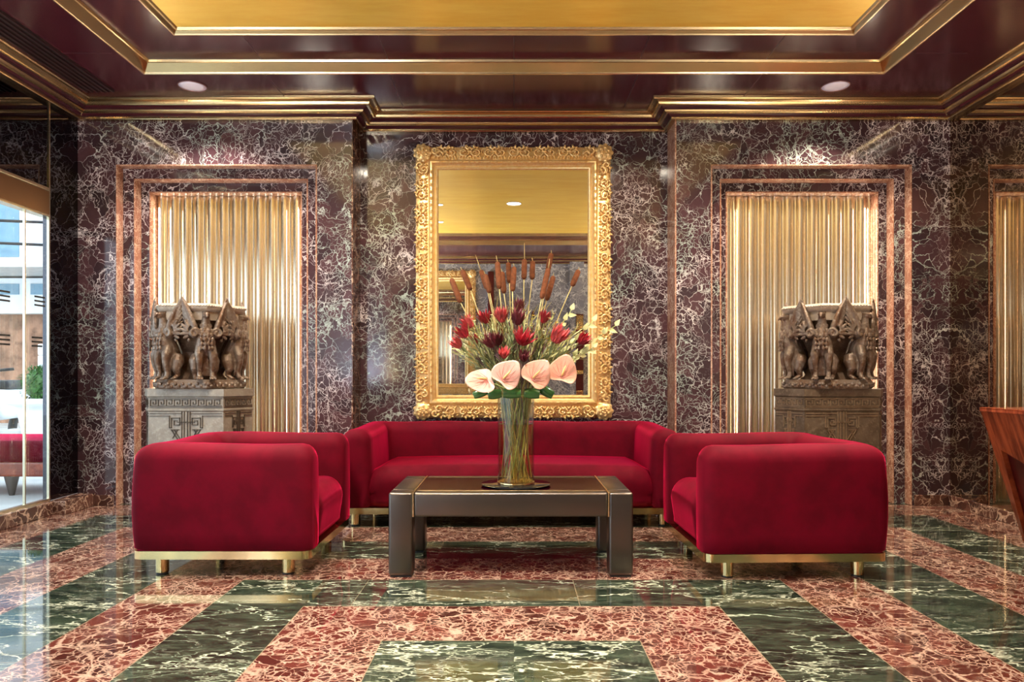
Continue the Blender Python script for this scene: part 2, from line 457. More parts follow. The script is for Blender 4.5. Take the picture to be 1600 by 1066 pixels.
# left wall: pier of smoked mirror at the corner, glazed shopfront, panel above
bm = bmesh.new(); box(bm, -WX - .05, -WX, 5.53, YB, .10, 3.2); box(bm, -WX - .05, -WX, YF, 5.51, 2.44, 3.2)
struct('wall_left', bm, M['dark_mirror'])
bm = bmesh.new(); box(bm, -WX - .06, -WX + .012, YF, 5.515, 2.24, 2.42, 0, .006); struct('trim_20', bm, M['header'])
bm = bmesh.new(); box(bm, -WX - .06, -WX + .018, YF, 5.515, 2.42, 2.445, 0, .004); box(bm, -WX - .06, -WX + .018, YF, 5.515, 2.225, 2.243, 0, .004)
box(bm, -WX - .01, -WX + .008, 5.513, 5.528, .1, 3.08)
struct('trim_21', bm, M['steel'])
win = struct('window_1', B(-WX - .012, -WX - .004, YF, 5.513, .115, 2.23), M['pane'])
bm = bmesh.new()
for y in (5.255, 3.9, 2.6, 1.3, 0.0): box(bm, -WX - .014, -WX + .002, y - .006, y + .006, .115, 2.23)
box(bm, -WX - .03, -WX + .004, YF, 5.513, .10, .118)
fr = obj('window_frame', bm, M['steel']); fr.parent = win
for y0, z0 in ((4.98, 1.55), (5.36, 1.55), (4.98, 1.25), (5.33, 1.25)):
    bm = bmesh.new()
    for k in range(3): box(bm, -WX - .003, -WX - .001, y0, y0 + .12, z0 + k * .031, z0 + k * .031 + .013)
    d = obj('window_decal', bm, M['black']); d.parent = win; d['label'] = 'three black bars on the glass'
bm = bmesh.new(); box(bm, -WX - .06, -WX + .05, YF, 5.50, 0, .10, 0, .004); box(bm, -WX, -WX + .14, 5.50, YB, 0, .10, 0, .004)
struct('baseboard_left', bm, M['skirt'])
# right wall: bronze tinted mirror
bm = bmesh.new(); box(bm, WX, WX + .05, YF, YB + .05, .08, 3.2); struct('wall_right', bm, M['bronze_mirror'])
bm = bmesh.new(); box(bm, WX - .02, WX + .05, YF, YB, 0, .085, 0, .004); struct('baseboard_right', bm, M['skirt'])
bm = bmesh.new()
for s in (-1, 1):
    a, b = sorted((s * (PX - .0), s * (NX - .82))); box(bm, a, b, YB - .012, YB, 0, .085, 0, .003)
    a, b = sorted((s * (WX), s * (NX + .82))); box(bm, a, b, YB - .012, YB, 0, .085, 0, .003)
box(bm, -PX + .02, PX - .02, YR - .012, YR, 0, .085, 0, .003)
struct('baseboard_back', bm, M['skirt'])

# ceiling: lacquer soffit, raised lacquer panel, gold leaf
R1 = (-2.62, 2.62, .17, 5.225); R2 = (-2.20, 2.20, .60, 4.775)
def frame_slab(bm, o, i, z0, z1, mi=0):
    box(bm, o[0], o[1], i[3], o[3], z0, z1, mi); box(bm, o[0], o[1], o[2], i[2], z0, z1, mi)
    box(bm, o[0], i[0], i[2], i[3], z0, z1, mi); box(bm, i[1], o[1], i[2], i[3], z0, z1, mi)
bm = bmesh.new()
frame_slab(bm, (-WX - .1, WX + .1, YF - .1, 6.4), R1, CZ, CZ + .04)
frame_slab(bm, R1, R2, CZ + .072, CZ + .099)
struct('ceiling', bm, M['lacquer'])
bm = bmesh.new(); box(bm, R1[0], R1[1], R1[2], R1[3], CZ + .100, CZ + .16); struct('ceiling_gold', bm, M['goldleaf'])
# fine panel joints
bm = bmesh.new()
for i in range(-3, 4):
    x = .885 * i
    if abs(x) < 2.6:
        box(bm, x - .003, x + .003, R1[3] + .01, 5.9, CZ - .0012, CZ)
        if abs(x) < 2.2: box(bm, x - .003, x + .003, R2[3] + .004, R1[3] - .02, CZ + .0708, CZ + .072)
for s in (-1, 1):
    for y in (4.9, 3.9, 2.9): 
        a, b = sorted((s * 2.68, s * 3.02)); box(bm, a, b, y - .003, y + .003, CZ - .0012, CZ)
struct('trim_22', bm, M['vent'])

def ring_sweep(bm, path, prof, mis, closed=True):
    """path: plan polyline (interior on the left), prof: [(offset inwards, z)], mis: material per segment; mitred corners"""
    n = len(path); rows = []
    for i in range(n):
        p = Vector(path[i]); a = Vector(path[i - 1]); b = Vector(path[(i + 1) % n])
        d0 = (p - a).normalized() if (closed or i > 0) else (b - p).normalized()
        d1 = (b - p).normalized() if (closed or i < n - 1) else d0
        n0 = Vector((-d0.y, d0.x)); n1 = Vector((-d1.y, d1.x))
        m = (n0 + n1); m = m / max(.2, m.dot(n0))
        rows.append([Vector((p.x + m.x * o, p.y + m.y * o, z)) for o, z in prof])
    vv = [[bm.verts.new(q) for q in r] for r in rows]
    for i in range(n if closed else n - 1):
        a, b = vv[i], vv[(i + 1) % n]
        for k in range(len(prof) - 1):
            f = bm.faces.new((a[k], b[k], b[k + 1], a[k + 1])); f.material_index = mis[k]
# cornice around the room, breaking back into the recess. counter-clockwise seen from above
room = [(-WX, YF), (WX, YF), (WX, YB), (PX, YB), (PX, YR), (-PX, YR), (-PX, YB), (-WX, YB)]
z = lambda v: 3.075 + v
prof = [(0, z(0)), (.045, z(0)), (.050, z(.005)), (.050, z(.018)), (.070, z(.024)), (.085, z(.034)), (.100, z(.034)), (.112, z(.040)), (.118, z(.052)), (.118, z(.058)),
        (.135, z(.062)), (.150, z(.072)), (.165, z(.072)), (.172, z(.078)), (.178, z(.092)), (.195, z(.100)), (.215, z(.101)), (.224, z(.107)), (.224, z(.1145))]
#       0 under  1 bead  2 face  3 red  4 red  5 brass ...
mis = [0, 1, 0, 2, 2, 1, 0, 0, 2, 2, 2, 1, 0, 0, 0, 0, 1, 0]
bm = bmesh.new(); ring_sweep(bm, room, prof, mis)
struct('trim_23', bm, [M['brass'], M['brass_edge'], M['lacquer']], smooth=False)
def rect_path(r): return [(r[0], r[2]), (r[1], r[2]), (r[1], r[3]), (r[0], r[3])]
bm = bmesh.new()
ring_sweep(bm, rect_path(R1), [(-.014, CZ - .0005), (-.012, CZ - .008), (-.004, CZ - .008), (.0, CZ - .004), (.004, CZ + .004), (.040, CZ + .056), (.050, CZ + .058), (.055, CZ + .072)], [1, 1, 1, 1, 0, 0, 1])
struct('trim_24', bm, [M['brass'], M['brass_edge']])
bm = bmesh.new()
ring_sweep(bm, rect_path(R2), [(-.014, CZ + .0715), (-.012, CZ + .064), (-.004, CZ + .064), (.0, CZ + .070), (.012, CZ + .086), (.022, CZ + .088), (.030, CZ + .100)], [1, 1, 1, 0, 1, 1])
struct('trim_25', bm, [M['brass'], M['brass_edge']])
# linear air slot left
t = thing('ceiling_vent', 'long dark slotted air grille in the soffit above the left wall', 'vent', (-3.12, 4.2, CZ))
obj('vent_backing', B(-.11, .11, -4.0, 1.35, -.004, -.0005), M['black'], t)
for k in range(6):
    x = -.1 + k * .04
    obj('vent_slat', B(x - .007, x + .007, -4.0, 1.35, -.016, -.004), M['vent'], t)
# left sliver: pendant wall pieces above glass are structure above.

# fluted gold panels in the niches
def fluted(s, label):
    t = thing('fluted_panel', label, 'wall panel', (s * NX, 6.22, 0))
    N = 12; W = 1.238; p = W / N
    pr = []
    for i in range(N):
        x0 = -W / 2 + i * p
        pr += [(x0, .014), (x0 + .002, .002)]
        for k in range(0, 15):                     # broad convex rib
            a = PI * k / 14
            pr.append((x0 + .034 - .031 * math.cos(a), -.022 * math.sin(a) ** .9))
        for k in range(1, 10):                     # shallow cove
            a = PI * k / 10
            pr.append((x0 + .065 + .035 * (1 - math.cos(a)) / 2, .010 * math.sin(a)))
    pr.append((W / 2, .012))
    bm = bmesh.new()
    lo = [bm.verts.new((x, y - .028, 0.0)) for x, y in pr]; hi = [bm.verts.new((x, y - .028, 2.545)) for x, y in pr]
    for i in range(len(pr) - 1): bm.faces.new((lo[i], lo[i + 1], hi[i + 1], hi[i]))
    obj('flutes', bm, M['flute'], t, smooth='auto')
    obj('backing', B(-W / 2, W / 2, -.006, .012, 0, 2.545), M['flute'], t)
fluted(-1, 'tall gold fluted metal panel lining the left niche behind the left pedestal')
fluted(1, 'tall gold fluted metal panel lining the right niche behind the brown pedestal')
for s in (-1, 1):
    X = s * NX
    area('niche_light_top', (X, 6.10, 2.546), 1.2, 3.4, (1, .86, .62), (math.radians(8), 0, 0), .035, spread=1.5)
    for q in (-1, 1):
        o = area('niche_light_side', (X + q * .612, 6.15, 1.3), 2.3, (8.5 if q == s else 4), (1, .91, .76), size_y=.02)
        o.rotation_euler = (0, q * PI / 2, 0)

# ------------------------------------------------------------------ downlights
def downlight(x, y, z, r, label, on, power, color=(1, .9, .76), grp=None, spread=PI):
    t = thing('ceiling_downlight', label, 'ceiling light', (x, y, z), 0, grp)
    bm = bmesh.new(); lathe(bm, [(r, -.0005), (r, -.006), (r * .93, -.007), (r * .92, -.0005)], n=40); obj('trim_ring', bm, M['ring'], t, True)
    bm = bmesh.new(); lathe(bm, [(r * .925, -.003), (r * .6, -.008), (r * .2, -.010)], n=40); obj('lens', bm, M['lens_on'] if on else M['lens'], t, True)
    if power: area('downlight_lamp', (x, y, z - .03), r * 1.6, power, color, shape='DISK', spread=spread)
downlight(-2.385, 5.46, CZ, .105, 'round frosted downlight in the soffit over the left niche', False, 40, (1, .88, .76), spread=2.0)
downlight(2.385, 5.46, CZ, .105, 'round frosted downlight in the soffit over the right niche', False, 44, (1, .84, .64), spread=2.0)
GZ = CZ + .100
for x, y, r, lab in ((0, 2.66, .10, 'central round downlight in the gold ceiling, reflected in the mirror'),
                     (-.98, 2.6, .05, 'small downlight in the gold ceiling, nearer of the two on the mirror\'s left'),
                     (-1.08, 1.5, .05, 'small downlight in the gold ceiling, farther of the two on the mirror\'s left')):
    downlight(x, y, GZ, r, lab, True, 55 if r > .06 else 26, spread=1.7)
for x, y in ((1.7, 3.9), (-1.7, 3.9), (1.7, 1.3)):
    area('ceiling_lamp', (x, y, GZ - .02), .2, 46, (1, .88, .72), shape='DISK', spread=1.7)
for x in (-.95, .95):                      # two added unseen lamps in the ceiling, bringing out the frame relief
    downlight(x, 4.33, GZ, .05, 'added unseen downlight in the gold ceiling, %s of the pair nearest the mirror' % ('left' if x < 0 else 'right'), True, 0.0)
    o = area('added_frame_lamp', (x, 4.33, GZ - .04), .07, 13, (1, .88, .70), (math.radians(42), 0, 0), shape='DISK', spread=1.25)

# ------------------------------------------------------------------ big mirror
def mirror_frame(name, label, cx, yw, z0, z1, w, facing=-1, detail=True):
    """facing -1: looks towards -Y. built in local coordinates with +d = out of the wall"""
    t = thing(name, label, 'mirror', (cx, yw, z0), 0 if facing < 0 else PI)
    H = z1 - z0; fw = .195
    def L(x, zz, d): return Vector((x, -d, zz))
    # smooth inner mouldings
    def ringp(bm, prof):
        rows = []
        for cxs, czs in ((-1, 0), (1, 0), (1, 1), (-1, 1)):
            rows.append([L(cxs * (w / 2 - o), (o if czs == 0 else H - o), d) for o, d in prof])
        vv = [[bm.verts.new(q) for q in r] for r in rows]
        for i in range(4):
            a, b = vv[i], vv[(i + 1) % 4]
            for k in range(len(prof) - 1): bm.faces.new((a[k], b[k], b[k + 1], a[k + 1]))
    bm = bmesh.new()
    ringp(bm, [(.006, .0), (.006, .022), (.02, .030), (.06, .034), (.10, .034), (.118, .040), (.122, .045), (.130, .058), (.142, .058), (.150, .046), (.168, .036), (.172, .042), (.180, .046), (.188, .042), (.192, .030), (.197, .026), (.197, .0)])
    obj('frame_moulding', bm, M['gilt'], t, 'auto')
    obj('mirror_glass', B(-w / 2 + .19, w / 2 - .19, -.026, -.012, .19, H - .19), M['mirror'], t)
    # bead and reel along the inner moulding
    bm = bmesh.new()
    def along(side, u):   # side 0 bottom 1 top 2 left 3 right ; returns function (u, v)->local
        pass
    def P(side, u, v, d):
        if side == 0: return L(u, v, d)
        if side == 1: return L(u, H - v, d)
        if side == 2: return L(-w / 2 + v, u, d)
        return L(w / 2 - v, u, d)
    for side in range(4):
        a, b = ((-w / 2 + .19, w / 2 - .19) if side < 2 else (.19, H - .19))
        k = int((b - a) / .055)
        for i in range(k):
            u = a + (b - a) * (i + .5) / k
            p = P(side, u, .136, .060)
            ellipsoid(bm, p, (.016, .008, .007) if side < 2 else (.007, .008, .016), 6, 5)
    obj('bead_moulding', bm, M['gilt'], t, True)
    # carved scrollwork on each rail
    rnd = random.Random(3)
    for side in range(4):
        a, b = ((-w / 2 + .15, w / 2 - .15) if side < 2 else (.15, H - .15))
        bm = bmesh.new()
        k = max(3, round((b - a) / .105))
        for i in range(k):
            u = a + (b - a) * (i + .5) / k; st = (b - a) / k
            fl = 1 if i % 2 == 0 else -1
            # C-scroll spiral
            pts = []; rad = []
            for q in range(20 if detail else 10):
                tt = q / (19 if detail else 9); ang = -PI * .5 + tt * PI * 2.5; rr = .040 * (1 - .80 * tt) + .003
                uu = u + fl * (math.cos(ang) * rr * 1.2); v = .055 + math.sin(ang) * rr
                pts.append(P(side, uu, v, .044 + .020 * tt)); rad.append(.0095 * (1 - .35 * tt))
            tube(bm, pts, rad, 6)
            ellipsoid(bm, P(side, u, .055, .060), (.011, .014, .011), 7, 5)
            # leaf lobes fanning over the outer edge
            for q in range(5):
                a2 = PI * (1.02 + q * .24)
                c = (u + fl * .02 + math.cos(a2) * .043, .050 + math.sin(a2) * .046)
                e = (c[0] + math.cos(a2) * .016, c[1] + math.sin(a2) * .014)
                tube(bm, [P(side, u + fl * .01 + math.cos(a2) * .028, .05 + math.sin(a2) * .026, .034), P(side, *c, .058), P(side, *e, .034)], [.007, .0095, .005], 6)
            # small leaves on the inner side
            for q in range(4):
                uu = u + (q - 1.5) * st * .25; 
                tube(bm, [P(side, uu, .104, .034), P(side, uu + fl * .008, .088, .058), P(side, uu + fl * .02, .074, .034)], [.005, .008, .004], 6)
            if detail:
                for q in range(7):
                    uu = u + (rnd.random() - .5) * st; v = .012 + rnd.random() * .085
                    an = rnd.random() * 6.3; ln = .012
                    tube(bm, [P(side, uu, v, .032), P(side, uu + math.cos(an) * ln, v + math.sin(an) * ln, .056), P(side, uu + math.cos(an) * ln * 2, v + math.sin(an) * ln * 1.4, .032)], [.004, .0065, .003], 5)
        obj('carved_rail', bm, M['gilt'], t, True)
    for sx in (-1, 1):
        for top in (0, 1):
            bm = bmesh.new()
            cx0, cz0 = sx * (w / 2 - .065), (H - .065 if top else .065)
            ellipsoid(bm, L(cx0, cz0, .06), (.072, .030, .072), 18, 9)
            for ringi, (nn, rr, ll, dd) in enumerate(((9, .062, .034, .066), (7, .038, .026, .082), (5, .018, .018, .094))):
                for q in range(nn):
                    an = 2 * PI * (q + .5 * (ringi % 2)) / nn
                    c = L(cx0 + math.cos(an) * rr, cz0 + math.sin(an) * rr, dd)
                    ellipsoid(bm, c, (ll * .55, .010, ll * .55), 9, 6)
            # scrolls leaving the corner along both rails
            for (dx, dz) in ((-sx, 0), (0, -1 if top else 1)):
                for k2 in range(2):
                    pts = []; rad = []
                    for q in range(14):
                        tt = q / 13; ang = tt * PI * 2.2; rr = .034 * (1 - .75 * tt)
                        c0 = .105 + k2 * .035
                        qx = math.cos(ang) * rr; qy = math.sin(ang) * rr * (1 if k2 else -1)
                        if dx: p = L(cx0 + dx * (c0 + qx), cz0 + (-1 if top else 1) * (.035 * k2 - .02) + qy, .068 + .012 * tt)
                        else: p = L(cx0 - sx * (.035 * k2 - .02) + qy, cz0 + dz * (c0 + qx), .068 + .012 * tt)
                        pts.append(p); rad.append(.010 * (1 - .4 * tt))
                    tube(bm, pts, rad, 6)
            obj('corner_rosette', bm, M['gilt'], t, True)
    return t
mirror_frame('wall_mirror', 'tall mirror in a carved gilt frame above the red sofa', -.006, YR, .68, 2.955, 1.64)
mirror_frame('wall_mirror', 'second gilt framed mirror on the opposite wall, seen only by reflection', -1.52, YF, .68, 2.955, 1.64, 1, detail=False)
# opposite wall details seen in the mirror
t = thing('wall_column', 'dark bronze upright beside the reflected mirror on the opposite wall', 'column', (-.42, YF, 0))
obj('column_shaft', B(-.055, .055, 0, .10, 0, 2.93, .01), M['wood_dark'], t)
t = thing('bronze_door_panel', 'narrow dark and gold panel on the opposite wall, seen in the mirror', 'wall panel', (1.20, YF, 0))
obj('panel_board', B(-.07, .07, .08, .10, .5, 2.15, .004), M['wood_dark'], t)
obj('panel_band', B(-.065, .065, .10, .108, 1.86, 2.13, .004), M['base_brass'], t)
obj('panel_band', B(-.065, .065, .10, .108, 1.05, 1.12, .004), M['base_brass'], t)
obj('panel_band', B(-.065, .065, .10, .108, .55, .75, .004), M['base_brass'], t)

# ------------------------------------------------------------------ upholstery
def rr_section(hw, z0, z1, rad, bulge, n=6):
    """rounded-top section: list of (t, z), closed, anchored at the bottom"""
    pts = [(-hw, z0 + .012), (-hw + .012, z0), (0, z0), (hw - .012, z0), (hw, z0 + .012)]
    rad = min(rad, hw * .98)
    for q in range(1, 5): pts.append((hw + bulge * math.sin(PI * q / 5), z0 + (z1 - rad - z0) * q / 5))
    for q in range(n + 1):
        a = PI / 2 * q / n; pts.append((hw - rad + rad * math.cos(a), z1 - rad + rad * math.sin(a)))
    for q in range(n + 1):
        a = PI / 2 * (1 + q / n); pts.append((-hw + rad + rad * math.cos(a), z1 - rad + rad * math.sin(a)))
    for q in range(4, 0, -1): pts.append((-hw - bulge * math.sin(PI * q / 5), z0 + (z1 - rad - z0) * q / 5))
    return pts

def u_shell(W, D, t, z0, z1, rc, re=.075, rt=.085, back_drop=0.0):
    """arms and back in one upholstered run. front at y=0, back at y=D"""
    hw = t / 2; ro, ri = .065, .05
    xo, yo = W / 2, D; xi, yi = W / 2 - t, D - t
    path = []   # (outer point, inner point, distance from the end)
    step = [0, .004, .012, .025, .045, re]
    half = [((-xo, d), (-xi, d), d) for d in step]
    for q in range(1, 9):
        f = q / 8; half.append(((-xo, re + (yo - ro - re) * f), (-xi, re + (yi - ri - re) * f), 1))
    for q in range(1, 9):
        a = PI - PI / 2 * q / 8; c, sn = math.cos(a), math.sin(a)
        half.append(((-xo + ro + ro * c, yo - ro + ro * sn), (-xi + ri + ri * c, yi - ri + ri * sn), 1))
    for q in range(1, 7):
        f = q / 6; half.append((((-xo + ro) * (1 - f), yo), ((-xi + ri) * (1 - f), yi), 1))
    path = half + [((-o[0], o[1]), (-i_[0], i_[1]), d) for o, i_, d in reversed(half[:-1])]
    rs = []
    for (o, i_, d) in path:
        o = Vector(o); i_ = Vector(i_); mid = (o + i_) / 2; h = (o - i_) / 2
        ins = 0.0
        if d < re: ins = re * (1 - math.sqrt(max(0, 1 - (1 - d / re) ** 2)))
        sec = rr_section(max(.02, hw - ins * .62), z0, z1 - ins, rt - ins * .3, .010)
        wob = .004 * math.sin(mid.x * 9 + mid.y * 7)
        rs.append([Vector((mid.x + h.x * tt / hw, mid.y + h.y * tt / hw, zz + (wob if zz > z1 - .1 else 0))) for tt, zz in sec])
    bm = bmesh.new(); rings(bm, rs)
    return bm

def seat_bm(x0, x1, y0, y1, z0, z1, rf=.11, crown=.02):
    """seat block with rolled front"""
    prof = [(y1, z0), (y0 + .05, z0), (y0 + .018, z0 + .03)]
    for q in range(0, 4): prof.append((y0 + .018 - .018 * (q / 3), z0 + .05 + (z1 - rf - z0 - .05) * q / 3))
    for q in range(1, 9):
        a = PI / 2 * q / 8; prof.append((y0 + rf - rf * math.cos(a), z1 - rf + rf * math.sin(a)))
    for q in range(1, 6): prof.append((y0 + rf + (y1 - y0 - rf) * q / 5, z1 - .012 * q / 5))
    rs = []; N = 22
    for i in range(N + 1):
        tq = i / N; x = x0 + (x1 - x0) * tq
        edge = min(tq, 1 - tq) * (x1 - x0)
        e = .03 * (1 - math.sqrt(max(0, 1 - (1 - min(edge, .06) / .06) ** 2)))
        cr = crown * math.sin(PI * tq) ** .6
        rs.append([Vector((x, y + (e if y < y0 + .2 else 0), zz - (e if zz > z0 + .1 else 0) + cr * max(0, (zz - z0 - .1)) / (z1 - z0 - .1))) for y, zz in prof])
    bm = bmesh.new(); rings(bm, rs); return bm

def rounded_plate(bm, x0, x1, y0, y1, z0, z1, r):
    pts = []
    for cx, cy, a0 in ((x1 - r, y1 - r, 0), (x0 + r, y1 - r, PI / 2), (x0 + r, y0 + r, PI), (x1 - r, y0 + r, 1.5 * PI)):
        for q in range(7):
            a = a0 + PI / 2 * q / 6; pts.append((cx + r * math.cos(a), cy + r * math.sin(a)))
    rings(bm, [[Vector((x, y, zz)) for x, y in pts] for zz in (z0, z1)])

def make_seating(name, label, cat, loc, rz, W, D, t, zt, seat_z, legs, grp=None):
    T = thing(name, label, cat, loc, rz, grp)
    obj('arms_and_back', u_shell(W, D, t, .135, zt, .13), M['velvet'], T, True)
    obj('seat', seat_bm(-W / 2 + t - .012, W / 2 - t + .012, .0, D - t + .02, .135, seat_z), M['velvet'], T, True)
    bm = bmesh.new(); rounded_plate(bm, -W / 2 + .004, W / 2 - .004, .004, D - .004, .092, .134, .05); obj('brass_plinth', bm, M['base_brass'], T, 'auto')
    for x, y in legs:
        bm = bmesh.new(); lathe(bm, [(.030, .008), (.0325, .010), (.0325, .093)], x, y, 28); lg = obj('leg', bm, M['base_brass'], T, 'auto')
        bm = bmesh.new(); lathe(bm, [(.030, .0), (.030, .008)], x, y, 24); obj('foot_pad', bm, M['black'], lg)
    return T
cl = lambda W, D: [(-W / 2 + .085, .14), (W / 2 - .085, .14), (-W / 2 + .085, D - .13), (W / 2 - .085, D - .13)]
make_seating('armchair', 'crimson velvet armchair left of the coffee table, in front of the left pedestal', 'armchair', (-1.050, 4.275, 0), PI / 2, .95, .935, .20, .684, .42, cl(.95, .935), 'red velvet armchairs')
make_seating('armchair', 'crimson velvet armchair right of the coffee table, in front of the brown pedestal', 'armchair', (.955, 4.205, 0), -PI / 2 + math.radians(1.6), .95, .955, .20, .684, .42, cl(.95, .955), 'red velvet armchairs')
make_seating('sofa', 'long crimson velvet sofa on brass legs under the gilt mirror', 'sofa', (-.02, 5.03, 0), 0, 2.34, .98, .20, .672, .405,
             [(-1.08, .09), (-.62, .14), (.62, .14), (1.055, .09), (-1.08, .84), (1.08, .84)])

# ------------------------------------------------------------------ coffee table
T = thing('coffee_table', 'low bronze coffee table with dark red glass top', 'table', (-.016, 3.80, 0))
tw, td, th = .633, .64, .438; lw = .125; ld = .115
for sx in (-1, 1):
    for y0 in (0, td - ld):
        a, b = sorted((sx * tw, sx * (tw - lw)))
        bm = bmesh.new(); box(bm, a, b, y0, y0 + ld, .008, th, 0, .014, 4)
        lg = obj('leg', bm, M['bronze'], T, 'auto')
        obj('foot_pad', B(a + .01, b - .01, y0 + .01, y0 + ld - .01, 0, .009), M['black'], lg)
    a, b = sorted((sx * tw, sx * (tw - lw))); obj('side_rail', B(a, b, ld, td - ld, .312, th, .014, 4), M['bronze'], T, 'auto')
iw = tw - lw - .006
obj('front_rail', B(-iw, iw, 0, .078, .312, th, .014, 4), M['bronze'], T, 'auto')
obj('rear_rail', B(-iw, iw, td - .078, td, .312, th, .014, 4), M['bronze'], T, 'auto')
obj('glass_inlay', B(-iw, iw, .082, td - .082, .418, th - .001), M['table_glass'], T)
for sx in (-1, 1):
    x = sx * (tw - lw - .003)
    obj('brass_inlay_strip', B(x - .0035, x + .0035, -.0015, td, .313, th + .001), M['brass_edge'], T)
for y in (.080, td - .080):
    obj('brass_inlay_strip', B(-iw, iw, y - .002, y + .002, .43, th + .001), M['brass_edge'], T)

# ------------------------------------------------------------------ pedestals
def pedestal(s, label, body, relief):
    T = thing('pedestal', label, 'pedestal', (s * NX, 5.33, 0))
    H = .942
    def hexa(o, z):  # footprint
        hw = .278 + o * .577; pts = [(-hw, -o), (hw, -o), (.416 + o * 1.15, .24), (hw, .48 + o), (-hw, .48 + o), (-.416 - o * 1.15, .24)]
        return [Vector((x, y, z)) for x, y in pts]
    bm = bmesh.new()
    rings(bm, [hexa(.0, 0), hexa(.0, .10), hexa(-.012, .11), hexa(-.012, H - .165), hexa(-.004, H - .155), hexa(-.004, H - .145), hexa(-.012, H - .140), hexa(-.012, H - .06), hexa(-.002, H - .052), hexa(-.002, H - .0)])
    obj('pedestal_body', bm, body, T)
    # faces: origin, direction, width
    A = [((-.271, .012), (1, 0), .542), ((.271, .012), (.131, .228), .263), ((-.402, .24), (.131, -.228), .263)]
    for fi, (o, d, wd) in enumerate(A):
        d = Vector(d).normalized(); nrm = Vector((d.y, -d.x))
        def bar(bm, u0, v0, u1, v1, th=.005, dp=.006):
            """raised bar between two points on the face (u along, v = height)"""
            a = Vector((u0, v0)); b = Vector((u1, v1)); e = (b - a).normalized() * th / 2; a -= e; b += e
            q = Vector((-e.y, e.x))
            pts = [a + q, b + q, b - q, a - q]
            P3 = [Vector((o[0] + d.x * p.x, o[1] + d.y * p.x, p.y)) - Vector((nrm.x, nrm.y, 0)) * .001 for p in pts]
            poly_prism(bm, P3, Vector((nrm.x, nrm.y, 0)) * (dp + .001))
        bm = bmesh.new(); zb, zt2 = H - .128, H - .072
        k = 9 if fi == 0 else 5; uw = (wd - .02) / k; x0 = .01
        bar(bm, x0, zt2 + .004, x0 + k * uw, zt2 + .004, .004); bar(bm, x0, zb - .004, x0 + k * uw, zb - .004, .004)
        for i in range(k):
            u = x0 + i * uw + .003; r = uw - .004; h = zt2 - zb - .012; b0 = zb + .006
            bar(bm, u, b0, u, b0 + h); bar(bm, u, b0 + h, u + r * .75, b0 + h); bar(bm, u + r * .75, b0 + h, u + r * .75, b0 + h * .3)
            bar(bm, u + r * .75, b0 + h * .3, u + r * .38, b0 + h * .3); bar(bm, u + r * .38, b0 + h * .3, u + r * .38, b0 + h * .62)
            bar(bm, u, b0, u + r, b0)
        obj('meander_band', bm, relief, T)
        bm = bmesh.new()
        c = wd / 2; sc_ = 1.0 if fi == 0 else .45; top = H - .165
        def mb(u0, v0, u1, v1, th=.006):
            for sg in (-1, 1): bar(bm, c + sg * u0 * sc_, top - v0, c + sg * u1 * sc_, top - v1, th if fi == 0 else .005)
        mb(.012, .0, .012, .26); mb(.030, .0, .030, .26)
        mb(.030, .012, .26, .012, .004); mb(.12, .03, .26, .03, .004)
        mb(.12, .03, .12, .115); mb(.12, .115, .105, .115); mb(.105, .115, .105, .045); mb(.105, .045, .045, .045); mb(.045, .045, .045, .095)
        mb(.045, .095, .085, .095); mb(.085, .095, .085, .065); mb(.085, .065, .062, .065); mb(.0, .075, .062, .075)
        mb(.105, .13, .060, .20); mb(.085, .13, .040, .20); mb(.105, .13, .05, .13); mb(.060, .13, .095, .19)
        mb(.12, .26, .12, .33); mb(.12, .33, .04, .33); mb(.04, .33, .04, .28)
        obj('emblem_relief', bm, relief, T)
    return T
pedestal(-1, 'bronze pedestal with daylight-greyed colour and meander band in the left niche', M['ped_daylight_tint'], M['ped_relief'])
pedestal(1, 'dark brown bronze pedestal with meander band in the right niche', M['ped_brown'], M['ped_relief_light'])

# ------------------------------------------------------------------ griffin basins
def remeshed(bm, voxel, name):
    me = bpy.data.meshes.new(name); bmesh.ops.recalc_face_normals(bm, faces=bm.faces); bm.to_mesh(me); bm.free()
    o = bpy.data.objects.new(name, me); COL.objects.link(o)
    md = o.modifiers.new('r', 'REMESH'); md.mode = 'VOXEL'; md.voxel_size = voxel; md.use_smooth_shade = True
    sm = o.modifiers.new('s', 'SMOOTH'); sm.iterations = 1; sm.factor = .35
    dg = bpy.context.evaluated_depsgraph_get(); dg.update()
    nm = bpy.data.meshes.new_from_object(o.evaluated_get(dg))
    bpy.data.objects.remove(o); bpy.data.meshes.remove(me)
    for p in nm.polygons: p.use_smooth = True
    nm.name = name
    return nm

